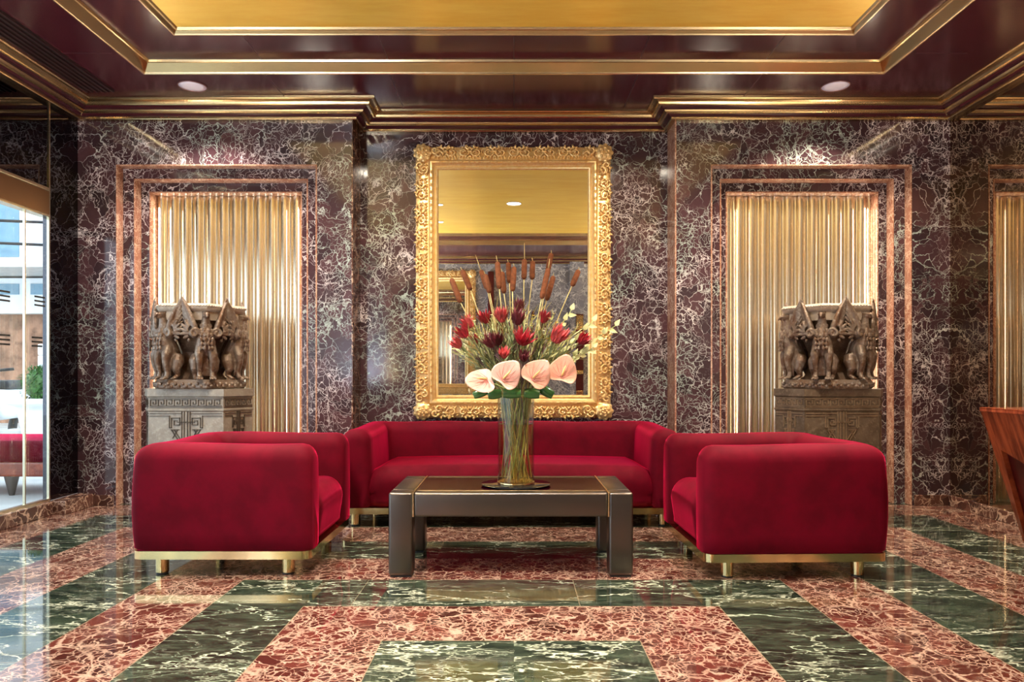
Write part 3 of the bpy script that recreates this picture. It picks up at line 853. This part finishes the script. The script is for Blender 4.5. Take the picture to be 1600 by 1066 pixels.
def griffin_body():
    bm = bmesh.new()
    tube(bm, [(0, .05, .09), (0, .045, .15), (0, .012, .215), (0, -.022, .275), (0, -.034, .33), (0, -.034, .375), (0, -.040, .42), (0, -.046, .455)],
         [.045, .060, .066, .070, .056, .040, .031, .026], 16)
    ellipsoid(bm, (0, -.052, .470), (.027, .038, .029), 14, 10)
    tube(bm, [(0, -.075, .476), (0, -.100, .472), (0, -.112, .455), (0, -.112, .444)], [.017, .012, .007, .002], 10)      # beak
    tube(bm, [(0, -.078, .456), (0, -.097, .450)], [.010, .004], 8)
    for s in (-1, 1):
        tube(bm, [(s * .016, -.040, .485), (s * .024, -.030, .510), (s * .028, -.018, .53)], [.010, .008, .002], 8)       # ears
        ellipsoid(bm, (s * .022, -.068, .476), (.006, .008, .006), 8, 6)
        # breast feathers in rows
        # fore leg
        tube(bm, [(s * .036, -.030, .245), (s * .046, -.052, .185), (s * .044, -.056, .125), (s * .042, -.040, .06), (s * .044, -.046, .022)], [.034, .033, .022, .016, .017], 12)
        for k in (-1, 0, 1): tube(bm, [(s * .044 + k * .004, -.045, .018), (s * .044 + k * .015, -.074, .016), (s * .044 + k * .018, -.094, .004)], [.012, .010, .003], 8)
        # haunch
        tube(bm, [(s * .045, .045, .18), (s * .062, .030, .135), (s * .064, .015, .08), (s * .062, .030, .035), (s * .064, .0, .015)], [.040, .046, .032, .018, .016], 12)
        for k in (-1, 0, 1): tube(bm, [(s * .064, .0, .014), (s * .064 + k * .013, -.028, .010)], [.012, .005], 8)
        for r in range(6):
            for c in range(2):
                zz = .39 - r * .032; xx = s * (.010 + c * .024 + (r % 2) * .006)
                yy = -.034 - math.sqrt(max(0, (.03 + .012 * min(r, 3)) ** 2 - xx * xx * .7)) - .006
                ellipsoid(bm, (xx, yy + .004, zz), (.011, .007, .017), 8, 6)
    for k in range(-2, 3):   # hanging tail and belly fur
        tube(bm, [(k * .014, -.020, .20), (k * .017, -.016, .12), (k * .015, -.008, .03)], [.016, .014, .006], 8)
    return remeshed(bm, .0048, 'griffin_body')

def griffin_wing(s):
    bm = bmesh.new()
    # leading edge
    LE = [(s * .040, -.012, .300), (s * .066, -.040, .345), (s * .078, -.048, .395), (s * .098, -.040, .455), (s * .125, -.020, .525), (s * .158, .0, .592)]
    tube(bm, LE, [.022, .023, .021, .018, .014, .006], 12)
    # long feathers
    tips = [(.160, .004, .612), (.166, .010, .585), (.166, .016, .55), (.162, .020, .512), (.156, .024, .474), (.146, .028, .436), (.134, .030, .40), (.120, .032, .366), (.104, .030, .336)]
    for i, tp in enumerate(tips):
        q = i / (len(tips) - 1)
        a = Vector((s * (.078 - .010 * q), -.034 + .006 * q, .40 - .085 * q)); b = Vector((s * tp[0], tp[1], tp[2]))
        m = (a + b) / 2 + Vector((0, -.014, .006))
        tube(bm, bez(a, m, b, 7), [.014, .017, .018, .018, .016, .012, .004], 10, flat=(1, .5), up=(0, -1, .2))
    # coverts, two scalloped rows
    for row in range(3):
        for i in range(7 - row):
            an = math.radians(75 - i * 24 - row * 6); r = .068 - row * .017
            c = Vector((s * (.082 + math.cos(an) * r), -.034 - row * .007 + .010 * (i / 6), .362 + math.sin(an) * r))
            e = Vector((s * (.082 + math.cos(an) * (r + .024)), -.030 - row * .006 + .014 * (i / 6), .362 + math.sin(an) * (r + .024)))
            tube(bm, [c, (c + e) / 2, e], [.009, .0125, .006], 8, flat=(1, .6), up=(0, -1, .1))
    # volute at the shoulder
    pts = []; rad = []
    for q in range(22):
        tt = q / 21; ang = PI * 1.1 - tt * PI * 2.6 ; rr = .038 * (1 - .8 * tt)
        pts.append((s * (.076 + math.cos(ang) * rr), -.058 - .008 * tt, .338 + math.sin(ang) * rr)); rad.append(.012 * (1 - .3 * tt))
    tube(bm, pts, rad, 8)
    ellipsoid(bm, (s * .076, -.045, .338), (.036, .016, .036), 12, 8)
    return remeshed(bm, .0045, 'griffin_wing')
gb = griffin_body(); gwl = griffin_wing(-1); gwr = griffin_wing(1)
for me in (gb, gwl, gwr): me.materials.clear(); me.materials.append(M['griffin'])

def basin(s, label, rot=0.0):
    T = thing('griffin_basin', label, 'sculpture', (s * NX, 5.575, .943), rot)
    def hx(r, z, n=6, ro=0): return [Vector((r * math.cos(PI / 3 * i + ro), r * math.sin(PI / 3 * i + ro) * .96, z)) for i in range(n)]
    bm = bmesh.new(); rings(bm, [hx(.335, 0), hx(.345, .012), hx(.345, .040), hx(.335, .052), hx(.325, .068)])
    rn = random.Random(5)
    P = hx(.345, .03)
    for i in range(6):      # foliate carving on the slab edge
        a, b = P[i], P[(i + 1) % 6]
        for k in range(13):
            c = a.lerp(b, (k + .5) / 13); ellipsoid(bm, c + Vector((0, 0, .008 * (-1) ** k)), (.013, .013, .013), 7, 5)
    obj('base_slab', bm, M['griffin'], T)
    bm = bmesh.new()
    rings(bm, [hx(.20, .068), hx(.165, .12), hx(.145, .20), hx(.150, .27), hx(.185, .35), hx(.24, .42), hx(.29, .47), hx(.30, .50)])
    obj('central_stem', bm, M['column'], T)
    bm = bmesh.new()
    rings(bm, [hx(.275, .49), hx(.315, .50), hx(.318, .560), hx(.338, .570), hx(.350, .592), hx(.350, .606), hx(.338, .618), hx(.300, .622), hx(.290, .612), hx(.27, .54), hx(.05, .52)])
    obj('basin_rim', bm, M['rim'], T, 'auto')
    bm = bmesh.new()
    P = hx(.352, .599)
    for i in range(6):
        a, b = P[i], P[(i + 1) % 6]
        for k in range(16): ellipsoid(bm, a.lerp(b, (k + .5) / 16), (.008, .008, .007), 6, 5)
    obj('rim_beading', bm, M['rim'], T, True)
    for i in range(6):
        an = PI / 3 * i; R = .265
        M3 = Matrix.Translation((R * math.cos(an), R * math.sin(an) * .96, .064)) @ Matrix.Rotation(an + PI / 2, 4, 'Z')
        g = bpy.data.objects.new('griffin', gb); COL.objects.link(g); g.parent = T; g.matrix_local = M3
        for wm in (gwl, gwr):
            wo = bpy.data.objects.new('wing', wm); COL.objects.link(wo); wo.parent = g
    return T
basin(-1, 'bronze basin carried by winged griffins on the left pedestal, left niche')
basin(1, 'bronze basin carried by winged griffins on the brown pedestal, right niche')

# ------------------------------------------------------------------ desk at the right edge
T = thing('reception_desk', 'mahogany desk corner with slanted edge by the right wall', 'desk', (0, 0, 0))
def DP(y, z, dx=0): return Vector((2.72 + (.856 - z) * .327 + dx, y, z))
bm = bmesh.new()
outer = [(4.30, 0.0), (4.30, .856), (2.2, .856), (2.2, .0)]
poly_prism(bm, [DP(4.30, .856), DP(2.2, .856), DP(2.2, .0), DP(2.9, .12), DP(4.23, .616), DP(4.285, .0), DP(4.30, .0)], (.035, 0, 0))
obj('desk_fascia', bm, M['wood'], T)
bm = bmesh.new(); poly_prism(bm, [DP(4.28, .84, .03), DP(2.2, .84, .03), DP(2.2, .0, .03), DP(4.28, .0, .03)], (.02, 0, 0)); obj('recessed_panel', bm, M['wood_dark'], T)
bm = bmesh.new(); poly_prism(bm, [DP(4.30, .0, .035), DP(4.30, .83, .035), Vector((3.44, 4.30, .83)), Vector((3.44, 4.30, 0))], (0, -.03, 0)); obj('end_panel', bm, M['wood'], T)
obj('desk_top', B(2.722, 3.44, 2.2, 4.305, .832, .858, .004), M['wood'], T)
T.location = (0, 0, 0)

# ------------------------------------------------------------------ vase and flowers
VC = Vector((.011, 4.06, 0)); TZ = .438
t = tag(obj('vase_tray', (lambda b: (lathe(b, [(.10, TZ + .0005), (.185, TZ + .004), (.192, TZ + .009), (.190, TZ + .0105), (.10, TZ + .0085)], VC.x, VC.y, 56), b)[1])(bmesh.new()), M['tray'], None, True),
        'black glass disc under the flower vase on the coffee table', 'tray')
V = thing('glass_vase', 'clear glass cylinder vase of flowers on the coffee table', 'vase', (VC.x, VC.y, TZ + .0088))
VR = .1015; VH = .475
bm = bmesh.new(); lathe(bm, [(VR, 0), (VR, VH), (VR - .004, VH + .002), (VR - .005, VH), (VR - .005, .018)], 0, 0, 56); obj('glass_body', bm, M['vase'], V, 'auto')
bm = bmesh.new(); lathe(bm, [(VR - .006, .019), (VR - .006, .33)], 0, 0, 56); obj('water', bm, M['water'], V, 'auto')
bm = bmesh.new(); lathe(bm, [(VR + .001, -.0), (VR + .002, .004), (VR + .002, .009), (VR + .001, .012)], 0, 0, 56); obj('base_ring', bm, M['base_brass'], V, 'auto')
FB = TZ + .03; RIM = TZ + .0088 + VH

rf = random.Random(11)
def stem_pts(head, short=False):
    """from the vase floor, crossing at the rim, out to the head"""
    h = Vector(head); dx = h.x - VC.x; dy = h.y - VC.y
    a = math.atan2(dy, dx) + PI + rf.uniform(-2.2, 2.2); r = rf.uniform(.02, .086)
    p0 = Vector((VC.x + r * math.cos(a), VC.y + r * math.sin(a), FB + rf.uniform(0, .02)))
    rr = min(.086, math.hypot(dx, dy) * .3 + .03); b = math.atan2(dy, dx) + rf.uniform(-.9, .9)
    p1 = Vector((VC.x + rr * math.cos(b), VC.y + rr * math.sin(b), RIM + .01))
    c = (p1 + h) / 2 + Vector((dx * -.06, dy * -.06, .02))
    if short: p0 = p0.lerp(p1, .72)
    return [p0, p0.lerp(p1, .35), p0.lerp(p1, .7)] + bez(p1, c, h, 8)
def flower(name, label, cat, head, grp, mat_stem, r=.003, short=False):
    pts = stem_pts(head, short); T = thing(name, label, cat, pts[0], 0, grp)
    L = [p - pts[0] for p in pts]
    bm = bmesh.new(); tube(bm, L, r, 6); obj('stem', bm, mat_stem, T, True)
    return T, L
ordn = ['first', 'second', 'third', 'fourth', 'fifth', 'sixth', 'seventh', 'eighth', 'ninth', 'tenth', 'eleventh', 'twelfth', 'thirteenth', 'fourteenth']
def c7(x, y, Y): return at(630 + x / 3.808, 380 + y / 3.808, Y)
cats = [((285, 210), (342, 355), 4.02), ((350, 160), (402, 282), 4.10), ((462, 160), (500, 275), 4.16), ((487, 185), (515, 298), 4.05), ((560, 110), (572, 272), 3.99),
        ((588, 170), (600, 300), 4.12), ((625, 115), (632, 238), 4.18), ((660, 140), (650, 288), 4.02), ((722, 95), (718, 217), 4.10), ((770, 105), (767, 218), 4.16),
        ((882, 60), (858, 175), 4.20), ((864, 150), (823, 332), 3.98), ((895, 195), (852, 342), 4.08), ((1045, 160), (1003, 258), 4.10)]
for i, (tp, bt, Y) in enumerate(cats):
    a = c7(*bt, Y); b = c7(*tp, Y + .02)
    T, L = flower('cattail', 'brown cattail, %s from the left in the bouquet' % ordn[i], 'flower', a, 'cattails in the vase', M['straw'], .0034)
    o = L[-1]; d = (b - a); dn = d.normalized()
    bm = bmesh.new(); tube(bm, [o, o + dn * .006, o + d * .15, o + d * .5, o + d * .9, o + d * .97, o + d], [.004, .012, .0155, .0162, .0150, .011, .004], 14); obj('cattail_head', bm, M['cattail'], T, True)
    L2 = {0: .035, 2: .09, 4: .03, 8: .09, 11: .05}.get(i, .014)
    bm = bmesh.new(); tube(bm, [o + d, o + d + dn * L2 + Vector((-.004, 0, .004))], [.003, .0012], 6); obj('cattail_tip', bm, M['straw'], T, True)

def bracts(T, o, up, size, mat, n=9, openn=.35):
    bm = bmesh.new(); up = up.normalized()
    a = up.orthogonal().normalized(); b = up.cross(a)
    ellipsoid(bm, o + up * size * .4, (size * .2, size * .2, size * .34), 8, 6, up.to_track_quat('Z', 'Y').to_matrix())
    for ring, (m, op, ln) in enumerate(((n, openn * 1.5, .95), (n - 2, openn * .8, 1.1), (n - 4, openn * .3, 1.15))):
        for k in range(m):
            an = 2 * PI * (k + ring * .5) / m + rf.uniform(-.15, .15)
            side = a * math.cos(an) + b * math.sin(an)
            d = up + side * op
            leaf(bm, o + side * size * .15, d, side, size * ln, size * .30, curl=-.22 + rf.uniform(-.1, .2), n=6, fold=.2, shape=1)
    return obj('bracts', bm, mat, T, True)
def stem_leaves(T, L, mat, n, ln, wd, span=(.55, .98)):
    bm = bmesh.new()
    k0 = 3
    seg = L[k0:]
    for i in range(n):
        t = span[0] + (span[1] - span[0]) * i / max(1, n - 1) ; q = t * (len(seg) - 1); j = min(int(q), len(seg) - 2)
        p = seg[j].lerp(seg[j + 1], q - j); d = (seg[j + 1] - seg[j]).normalized()
        an = i * 2.4 + rf.uniform(-.4, .4); a = d.orthogonal().normalized(); b = d.cross(a); side = a * math.cos(an) + b * math.sin(an)
        leaf(bm, p, d + side * rf.uniform(.35, .7), -side, ln * rf.uniform(.75, 1.2), wd, curl=rf.uniform(-.1, .2), n=4)
    return obj('leaves', bm, mat, T, True)
pro = [((492, 455), .060, 'protea', 4.00, 'upright, third from the left'), ((408, 478), .062, 'protea_pink', 3.98, 'pink, above the leftmost reds'), ((378, 535), .062, 'protea', 3.95, 'deep red at the left'),
       ((343, 597), .056, 'protea_pink', 3.98, 'pink, leftmost and lowest'), ((588, 445), .068, 'protea_pink', 3.98, 'wide pink one left of the dark one'), ((690, 385), .058, 'protea_dark', 4.06, 'dark burgundy bud, topmost'),
       ((676, 458), .070, 'protea_dark', 3.94, 'burgundy, just below the topmost bud'), ((826, 452), .056, 'protea', 3.98, 'crimson, alone right of the centre'), ((706, 575), .072, 'protea', 3.88, 'large open red at the centre'),
       ((893, 555), .082, 'protea_pink', 3.92, 'tall coral one right of the centre'), ((1045, 572), .060, 'protea', 3.98, 'red, rightmost'), ((536, 592), .064, 'protea_dark', 3.92, 'dark purple, left of the centre'),
       ((566, 585), .060, 'protea_dark', 3.97, 'dark purple beside another, left of the centre'), ((600, 662), .048, 'protea_pink', 3.88, 'small pink bud above the anthuriums'),
       ((440, 575), .050, 'protea_pink', 4.02, 'pale pink half hidden at the left'), ((715, 680), .05, 'protea_dark', 3.86, 'small burgundy between the two centre anthuriums')]
for (xy, sz, mt, Y, lab) in pro:
    h = c7(xy[0], xy[1] + sz * 420, Y)
    T, L = flower('leucadendron', 'red conebush flower, ' + lab, 'flower', h, 'red conebush flowers', M['plum_leaf'] if 'dark' in mt else M['stem_dark'], .003)
    d = L[-1] - L[-3]
    bracts(T, L[-1], d, sz * 1.2, M[mt], 9, .45 if xy == (706, 575) else .22)
    stem_leaves(T, L, M['plum_leaf'] if 'dark' in mt or rf.random() < .4 else M['sage'], 20, .060, .012, (.25, 1.0))

# anthuriums
an_ = [((470, 815), .052, .034, 'anth_pale', 3.83, (.25, -1, .75), 100, 'pale pink anthurium, leftmost, its face tilted up'),
       ((612, 787), .052, .052, 'anth_pale', 3.82, (.1, -1, .15), -40, 'pale pink anthurium, second from the left'),
       ((790, 783), .056, .052, 'anth_peach', 3.82, (-.1, -1, .1), -40, 'pink anthurium, second from the right'),
       ((950, 765), .056, .054, 'anth_peach', 3.85, (.1, -1, .2), -15, 'peach anthurium with upright spadix, rightmost of the four')]
for (xy, hw, hh, mt, Y, nrm, roll, lab) in an_:
    c = c7(*xy, Y); nrm = Vector(nrm).normalized()
    T, L = flower('anthurium', lab, 'flower', c + Vector((0, .012, 0)), 'anthuriums', M['stem_green'], .0035)
    o = L[-1] - Vector((0, .012, 0))
    q = nrm.to_track_quat('Z', 'Y').to_matrix() @ Matrix.Rotation(math.radians(roll), 3, 'Z')
    bm = bmesh.new(); S = .093
    N = 36; rows = []
    cent = bm.verts.new(o + q @ Vector((0, -.030, -.006)))
    for rr in (.25, .5, .75, .93, 1.0):
        ring = []
        for k in range(N):
            th = 2 * PI * k / N      # heart outline, notch at -y, tip at +y
            # heart: r(theta)
            x = math.sin(th) * (1 - .10 * math.cos(th)); y = math.cos(th)
            y = y * .92 + .26 * max(0, math.cos(th)) ** 6 + (.30 * max(0, -math.cos(th)) ** 7)
            P = Vector((x * S * .84, y * S * .86, 0))
            P = Vector((0, -.030, 0)) + (P - Vector((0, -.030, 0))) * rr
            P.z = .010 * rr * rr * math.cos(2 * th) + .006 * math.sin(3 * th) * rr - .010 * (1 - rr)
            ring.append(bm.verts.new(o + q @ P))
        rows.append(ring)
    for k in range(N): bm.faces.new((cent, rows[0][k], rows[0][(k + 1) % N]))
    for a, b in zip(rows[:-1], rows[1:]):
        for k in range(N): bm.faces.new((a[k], a[(k + 1) % N], b[(k + 1) % N], b[k]))
    sp = obj('spathe', bm, M[mt], T, True)
    md = sp.modifiers.new('solid', 'SOLIDIFY'); md.thickness = .0016
    bm = bmesh.new(); tube(bm, [o + q @ Vector(p) for p in ((0, -.030, -.004), (0, -.018, .006), (.002, .005, .014), (.004, .032, .018))], [.003, .0055, .005, .002], 10)
    obj('spadix', bm, M['spadix'], T, True)
    bm = bmesh.new(); c0 = Vector((0, -.030, .0))
    for th in (0, .42, -.42, .9, -.9, 1.45, -1.45, 2.1, -2.1):
        e = Vector((math.sin(th) * S * .66, math.cos(th) * S * .66 + .012, .004)); m_ = (c0 + e) / 2 + Vector((math.sin(th) * .012, -.006, .0015))
        tube(bm, [o + q @ (v + Vector((0, 0, .0012))) for v in bez(c0, m_, e, 6)], [.0016, .0015, .0013, .0011, .0009, .0004], 5)
    obj('veins', bm, M['vein'], T, True)

# rolled leaves round the rim
for i, (x, y, wd, hh, Y, ro, lab) in enumerate([(458, 893, .060, .036, 3.92, .35, 'leftmost'), (545, 900, .058, .040, 3.90, .15, 'second from the left'), (648, 893, .074, .044, 3.875, 0, 'middle one, lying flat'),
                                            (765, 896, .066, .042, 3.885, -.1, 'second from the right'), (855, 885, .060, .042, 3.91, -.5, 'rightmost')]):
    p = c7(x, y, Y)
    T = thing('rolled_leaf', 'glossy green folded leaf at the vase rim, ' + lab, 'leaf', p, 0, 'folded leaves round the vase rim')
    bm = bmesh.new()
    R3 = Matrix.Rotation(-ro, 3, 'Y')
    # leaf wrapped into a flattened roll, open to the sides
    rs = []
    for k in range(9):
        x = (k / 8 - .5) * wd * 1.25; sq = 1 - .45 * abs(k / 8 - .5) ** 2 * 4 * .5
        ring = []
        for j in range(20):
            an = 2 * PI * j / 20
            ring.append(R3 @ Vector((x, math.cos(an) * .026 * sq + .004, math.sin(an) * hh * .66 * sq)))
        rs.append(ring)
    rings(bm, rs, True, True); obj('leaf_roll', bm, M['ti'], T, 'auto')
    bm = bmesh.new(); tube(bm, [(0, .02, 0), (VC.x - p.x, VC.y - p.y - .05, -.02), (VC.x - p.x, VC.y - p.y, -.09), (VC.x - p.x + rf.uniform(-.04, .04), VC.y - p.y, -.25)], [.004, .004, .004, .003], 6); obj('stem', bm, M['stem_green'], T, True)

# fillers
def filler(name, label, grp, n, region, stemm, leafm, ll, lw, nl, tip=None, span=(.2, 1)):
    for i in range(n):
        x, y = region(i / max(1, n - 1)); Y = rf.uniform(3.93, 4.22)
        side = 'far left' if x < 480 else 'left' if x < 610 else 'middle' if x < 770 else 'right' if x < 900 else 'far right'
        T, L = flower(name, label + ', ' + side + ' of the bouquet', 'foliage', c7(x, y, Y), grp, stemm, .0018, i % 5 != 0)
        stem_leaves(T, L, leafm, nl, ll, lw, span)
        if tip:
            bm = bmesh.new(); d = (L[-1] - L[-4])
            for k in range(9):
                c = L[-1] - d * (k / 9) + Vector((rf.uniform(-1, 1), rf.uniform(-1, 1), rf.uniform(-.4, 1))) * .011
                for m in range(4):
                    a = rf.uniform(0, 6.28); leaf(bm, c, (math.cos(a), math.sin(a) - .3, .5), (0, 0, 1), .018, .013, n=2)
            obj('blossoms', bm, tip, T)
fan = lambda r0, r1, y0: (lambda t: ((lambda a, r: (690 + math.sin(a) * r * 1.05, y0 - math.cos(a) * r))(-1.25 + 2.5 * t + rf.uniform(-.08, .08), rf.uniform(r0, r1))))
filler('grass_stem', 'pale straw grass stem with narrow leaves among the flowers', 'grassy filler stems', 46, fan(290, 420, 780), M['lime'], M['lime'], .075, .007, 16)
filler('sage_sprig', 'grey green narrow leaved sprig among the flowers', 'sage sprigs', 30, fan(150, 340, 800), M['sage'], M['sage'], .058, .011, 26)
filler('plum_sprig', 'dull plum leaved sprig low among the flowers', 'plum sprigs', 16, fan(120, 300, 800), M['plum_leaf'], M['plum_leaf'], .055, .011, 20)
filler('cream_blossom_sprig', 'sprig of small cream blossoms among the flowers', 'cream blossom sprigs', 14, fan(300, 430, 760), M['stem_green'], M['lime'], .030, .009, 10, M['cream'])
filler('yellow_blossom_sprig', 'sprig of small yellow blossoms among the flowers', 'yellow blossom sprigs', 9, lambda t: (730 + 190 * t + rf.uniform(-20, 20), 455 + rf.uniform(-20, 150)), M['stem_green'], M['sage'], .03, .008, 10, M['yellow'])
for i, (x, y, lab) in enumerate([(1262, 492, 'longest, reaching past the frame'), (1130, 465, 'second longest at right'), (1130, 622, 'lowest at right'), (1000, 400, 'upright at right')]):
    T, L = flower('variegated_sprig', 'variegated leafy sprig at the right, ' + lab, 'foliage', c7(x, y, 4.02), 'variegated sprigs', M['stem_green'], .002)
    bm = bmesh.new()
    seg = L[3:]
    for k in range(11):
        q = (.35 + .65 * k / 10) * (len(seg) - 1); j = min(int(q), len(seg) - 2); p = seg[j].lerp(seg[j + 1], q - j); d = (seg[j + 1] - seg[j]).normalized()
        an = k * 2.6; side = Vector((0, math.cos(an) * .6, math.sin(an)))
        leaf(bm, p, d + side * .8, (0, -1, .3), .048, .026, curl=.2, n=5, shape=1)
    obj('leaves', bm, M['lime'], T, True)

# ------------------------------------------------------------------ outside the left shopfront
M['pave'] = plain('pale_pavement', (.55, .55, .53), .7, 0, .15, 2)
M['white'] = plain('white_paint', (.82, .84, .86), .35, 0, .04, 3)
M['card'] = plain('pale_grey_cardboard', (.55, .54, .52), .7, 0, .08, 6)
M['brick'] = plain('brown_brick', (.30, .16, .10), .8, 0, .4, 4)
M['stripe_red'] = plain('red_stripe', (.55, .04, .04), .4)
M['stripe_blue'] = plain('navy_stripe', (.02, .035, .12), .4)
M['shopglass'] = plain('blue_window', (.18, .32, .42), .1, 0, .1, 3)
M['box_leaf'] = plain('boxwood_leaf', (.05, .14, .03), .5, 0, .4, 20)
bm = bmesh.new(); box(bm, -22, -WX - .1, -8, 30, -.06, -.01); struct('ground_street', bm, M['pave'])
T = thing('bench', 'red cushioned bench with tapered dark leg outside the shop window', 'bench', (-4.75, 6.75, 0))
bm = bmesh.new(); box(bm, -.95, .95, -.42, .42, .29, .475, 0, .07, 5); obj('cushion', bm, M['velvet'], T, True)
obj('bench_frame', B(-.93, .93, -.38, .38, .16, .29, .02), M['wood'], T)
for x, y in ((.35, -.30), (-.85, -.30), (.85, .3), (-.85, .3)):
    bm = bmesh.new(); lathe(bm, [(.022, -.01), (.060, .16), (.065, .29)], x, y, 16); obj('leg', bm, M['bronze'], T, 'auto')
T = thing('planter', 'white urn planter standing on the pavement outside the shop window', 'planter', (-5.78, 9.0, 0))
bm = bmesh.new(); lathe(bm, [(.26, -.01), (.26, .24), (.18, .27), (.20, .32), (.25, .60), (.27, .66), (.38, .70), (.40, .74), (.37, .76), (.30, .75)], 0, 0, 32); obj('urn', bm, M['white'], T, 'auto')
bm = bmesh.new()
for i in range(700):
    u = rf.uniform(-1, 1); a = rf.uniform(0, 6.28); r = .23 * rf.uniform(.75, 1)
    p = Vector((math.cos(a) * math.sqrt(1 - u * u) * r, math.sin(a) * math.sqrt(1 - u * u) * r, .93 + u * r))
    leaf(bm, p, p - Vector((0, 0, .93)) + Vector((rf.uniform(-.2, .2),) * 3), (0, 0, 1), .05, .03, n=2)
ellipsoid(bm, (0, 0, .93), (.18, .18, .2)); obj('boxwood_ball', bm, M['box_leaf'], T)
T = thing('scooter', 'white scooter with red and blue stripes parked outside the window', 'scooter', (-6.75, 9.3, 0), math.radians(15))
bm = bmesh.new(); tube(bm, [(0, 0, .35), (0, .02, .6), (0, .05, .9), (0, .1, 1.08)], [.24, .28, .20, .08], 18, flat=(1, .7)); obj('front_fairing', bm, M['white'], T, True)
bm = bmesh.new(); box(bm, -.25, .25, .2, 1.3, .45, .85, 0, .12, 4); obj('body_panel', bm, M['white'], T, True)
bm = bmesh.new(); box(bm, -.19, .19, .35, 1.2, .85, .97, 0, .05, 3); obj('saddle', bm, M['black'], T, True)
for y in (0, 1.25):
    bm = bmesh.new()
    pts = [(0, y + .22 * math.cos(a * PI / 12), .26 + .22 * math.sin(a * PI / 12)) for a in range(25)]; tube(bm, pts, .055, 10)
    wl = obj('wheel', bm, M['black'], T, True)
bm = bmesh.new(); tube(bm, [(-.33, .14, 1.12), (0, .1, 1.08), (.33, .14, 1.12)], .02, 8); obj('handlebar', bm, M['black'], T, True)
for zz, mt in ((.70, 'stripe_red'), (.66, 'stripe_blue')):
    bm = bmesh.new(); box(bm, -.26, .26, -.205, -.19, zz, zz + .025); obj('stripe', bm, M[mt], T)
for i in range(4):
    T = tag(obj('crate', B(-.42, .42, -.3, .3, 0, .17, .02), M['white'], None, False, (-6.9, 11.6, .82 + i * .175 + (0 if i else 0))), 'white slatted crate outside the window, %s of the stack' % ['lowest', 'second', 'third', 'topmost'][i], 'crate', 'white crates outside')
tag(obj('street_counter', B(-.6, .6, -.4, .4, -.01, .82, .02), M['card'], None, False, (-6.9, 11.6, 0)), 'pale counter outside carrying the stack of white crates', 'counter')
T = tag(obj('cardboard_box', B(-.2, .2, -.2, .2, -.01, .33, .005), M['card'], None, False, (-6.45, 9.6, 0)), 'grey cardboard box on the pavement beside the scooter', 'box')
# building across the street
T = thing('shop_building', 'brown brick shopfront with white fascia across the street', 'building', (-10.5, 16, 0))
obj('brick_wall', B(-5, 4, 0, .4, -.01, 2.35), M['brick'], T)
obj('fascia', B(-5, 4, -.3, .4, 2.35, 3.1), M['white'], T)
for i in range(7): obj('fascia_window', B(-4.8 + i * 1.25, -3.8 + i * 1.25, -.32, -.29, 2.75, 2.98), M['shopglass'], T)
obj('awning', B(-5, 4, -1.6, .4, 3.15, 3.22), M['card'], T)
obj('upper_wall', B(-5, 4, 0, .4, 3.22, 7.5), M['white'], T)
for i in range(7):
    obj('window', B(-4.7 + i * 1.25, -4.0 + i * 1.25, -.02, .05, 3.6, 4.8), M['shopglass'], T)
for i in range(3):
    bm = bmesh.new(); tube(bm, [(-5, -1.2, 3.9 + i * .45), (4, -1.4, 3.5 + i * .45)], .03, 6); obj('cable', bm, M['black'], T)
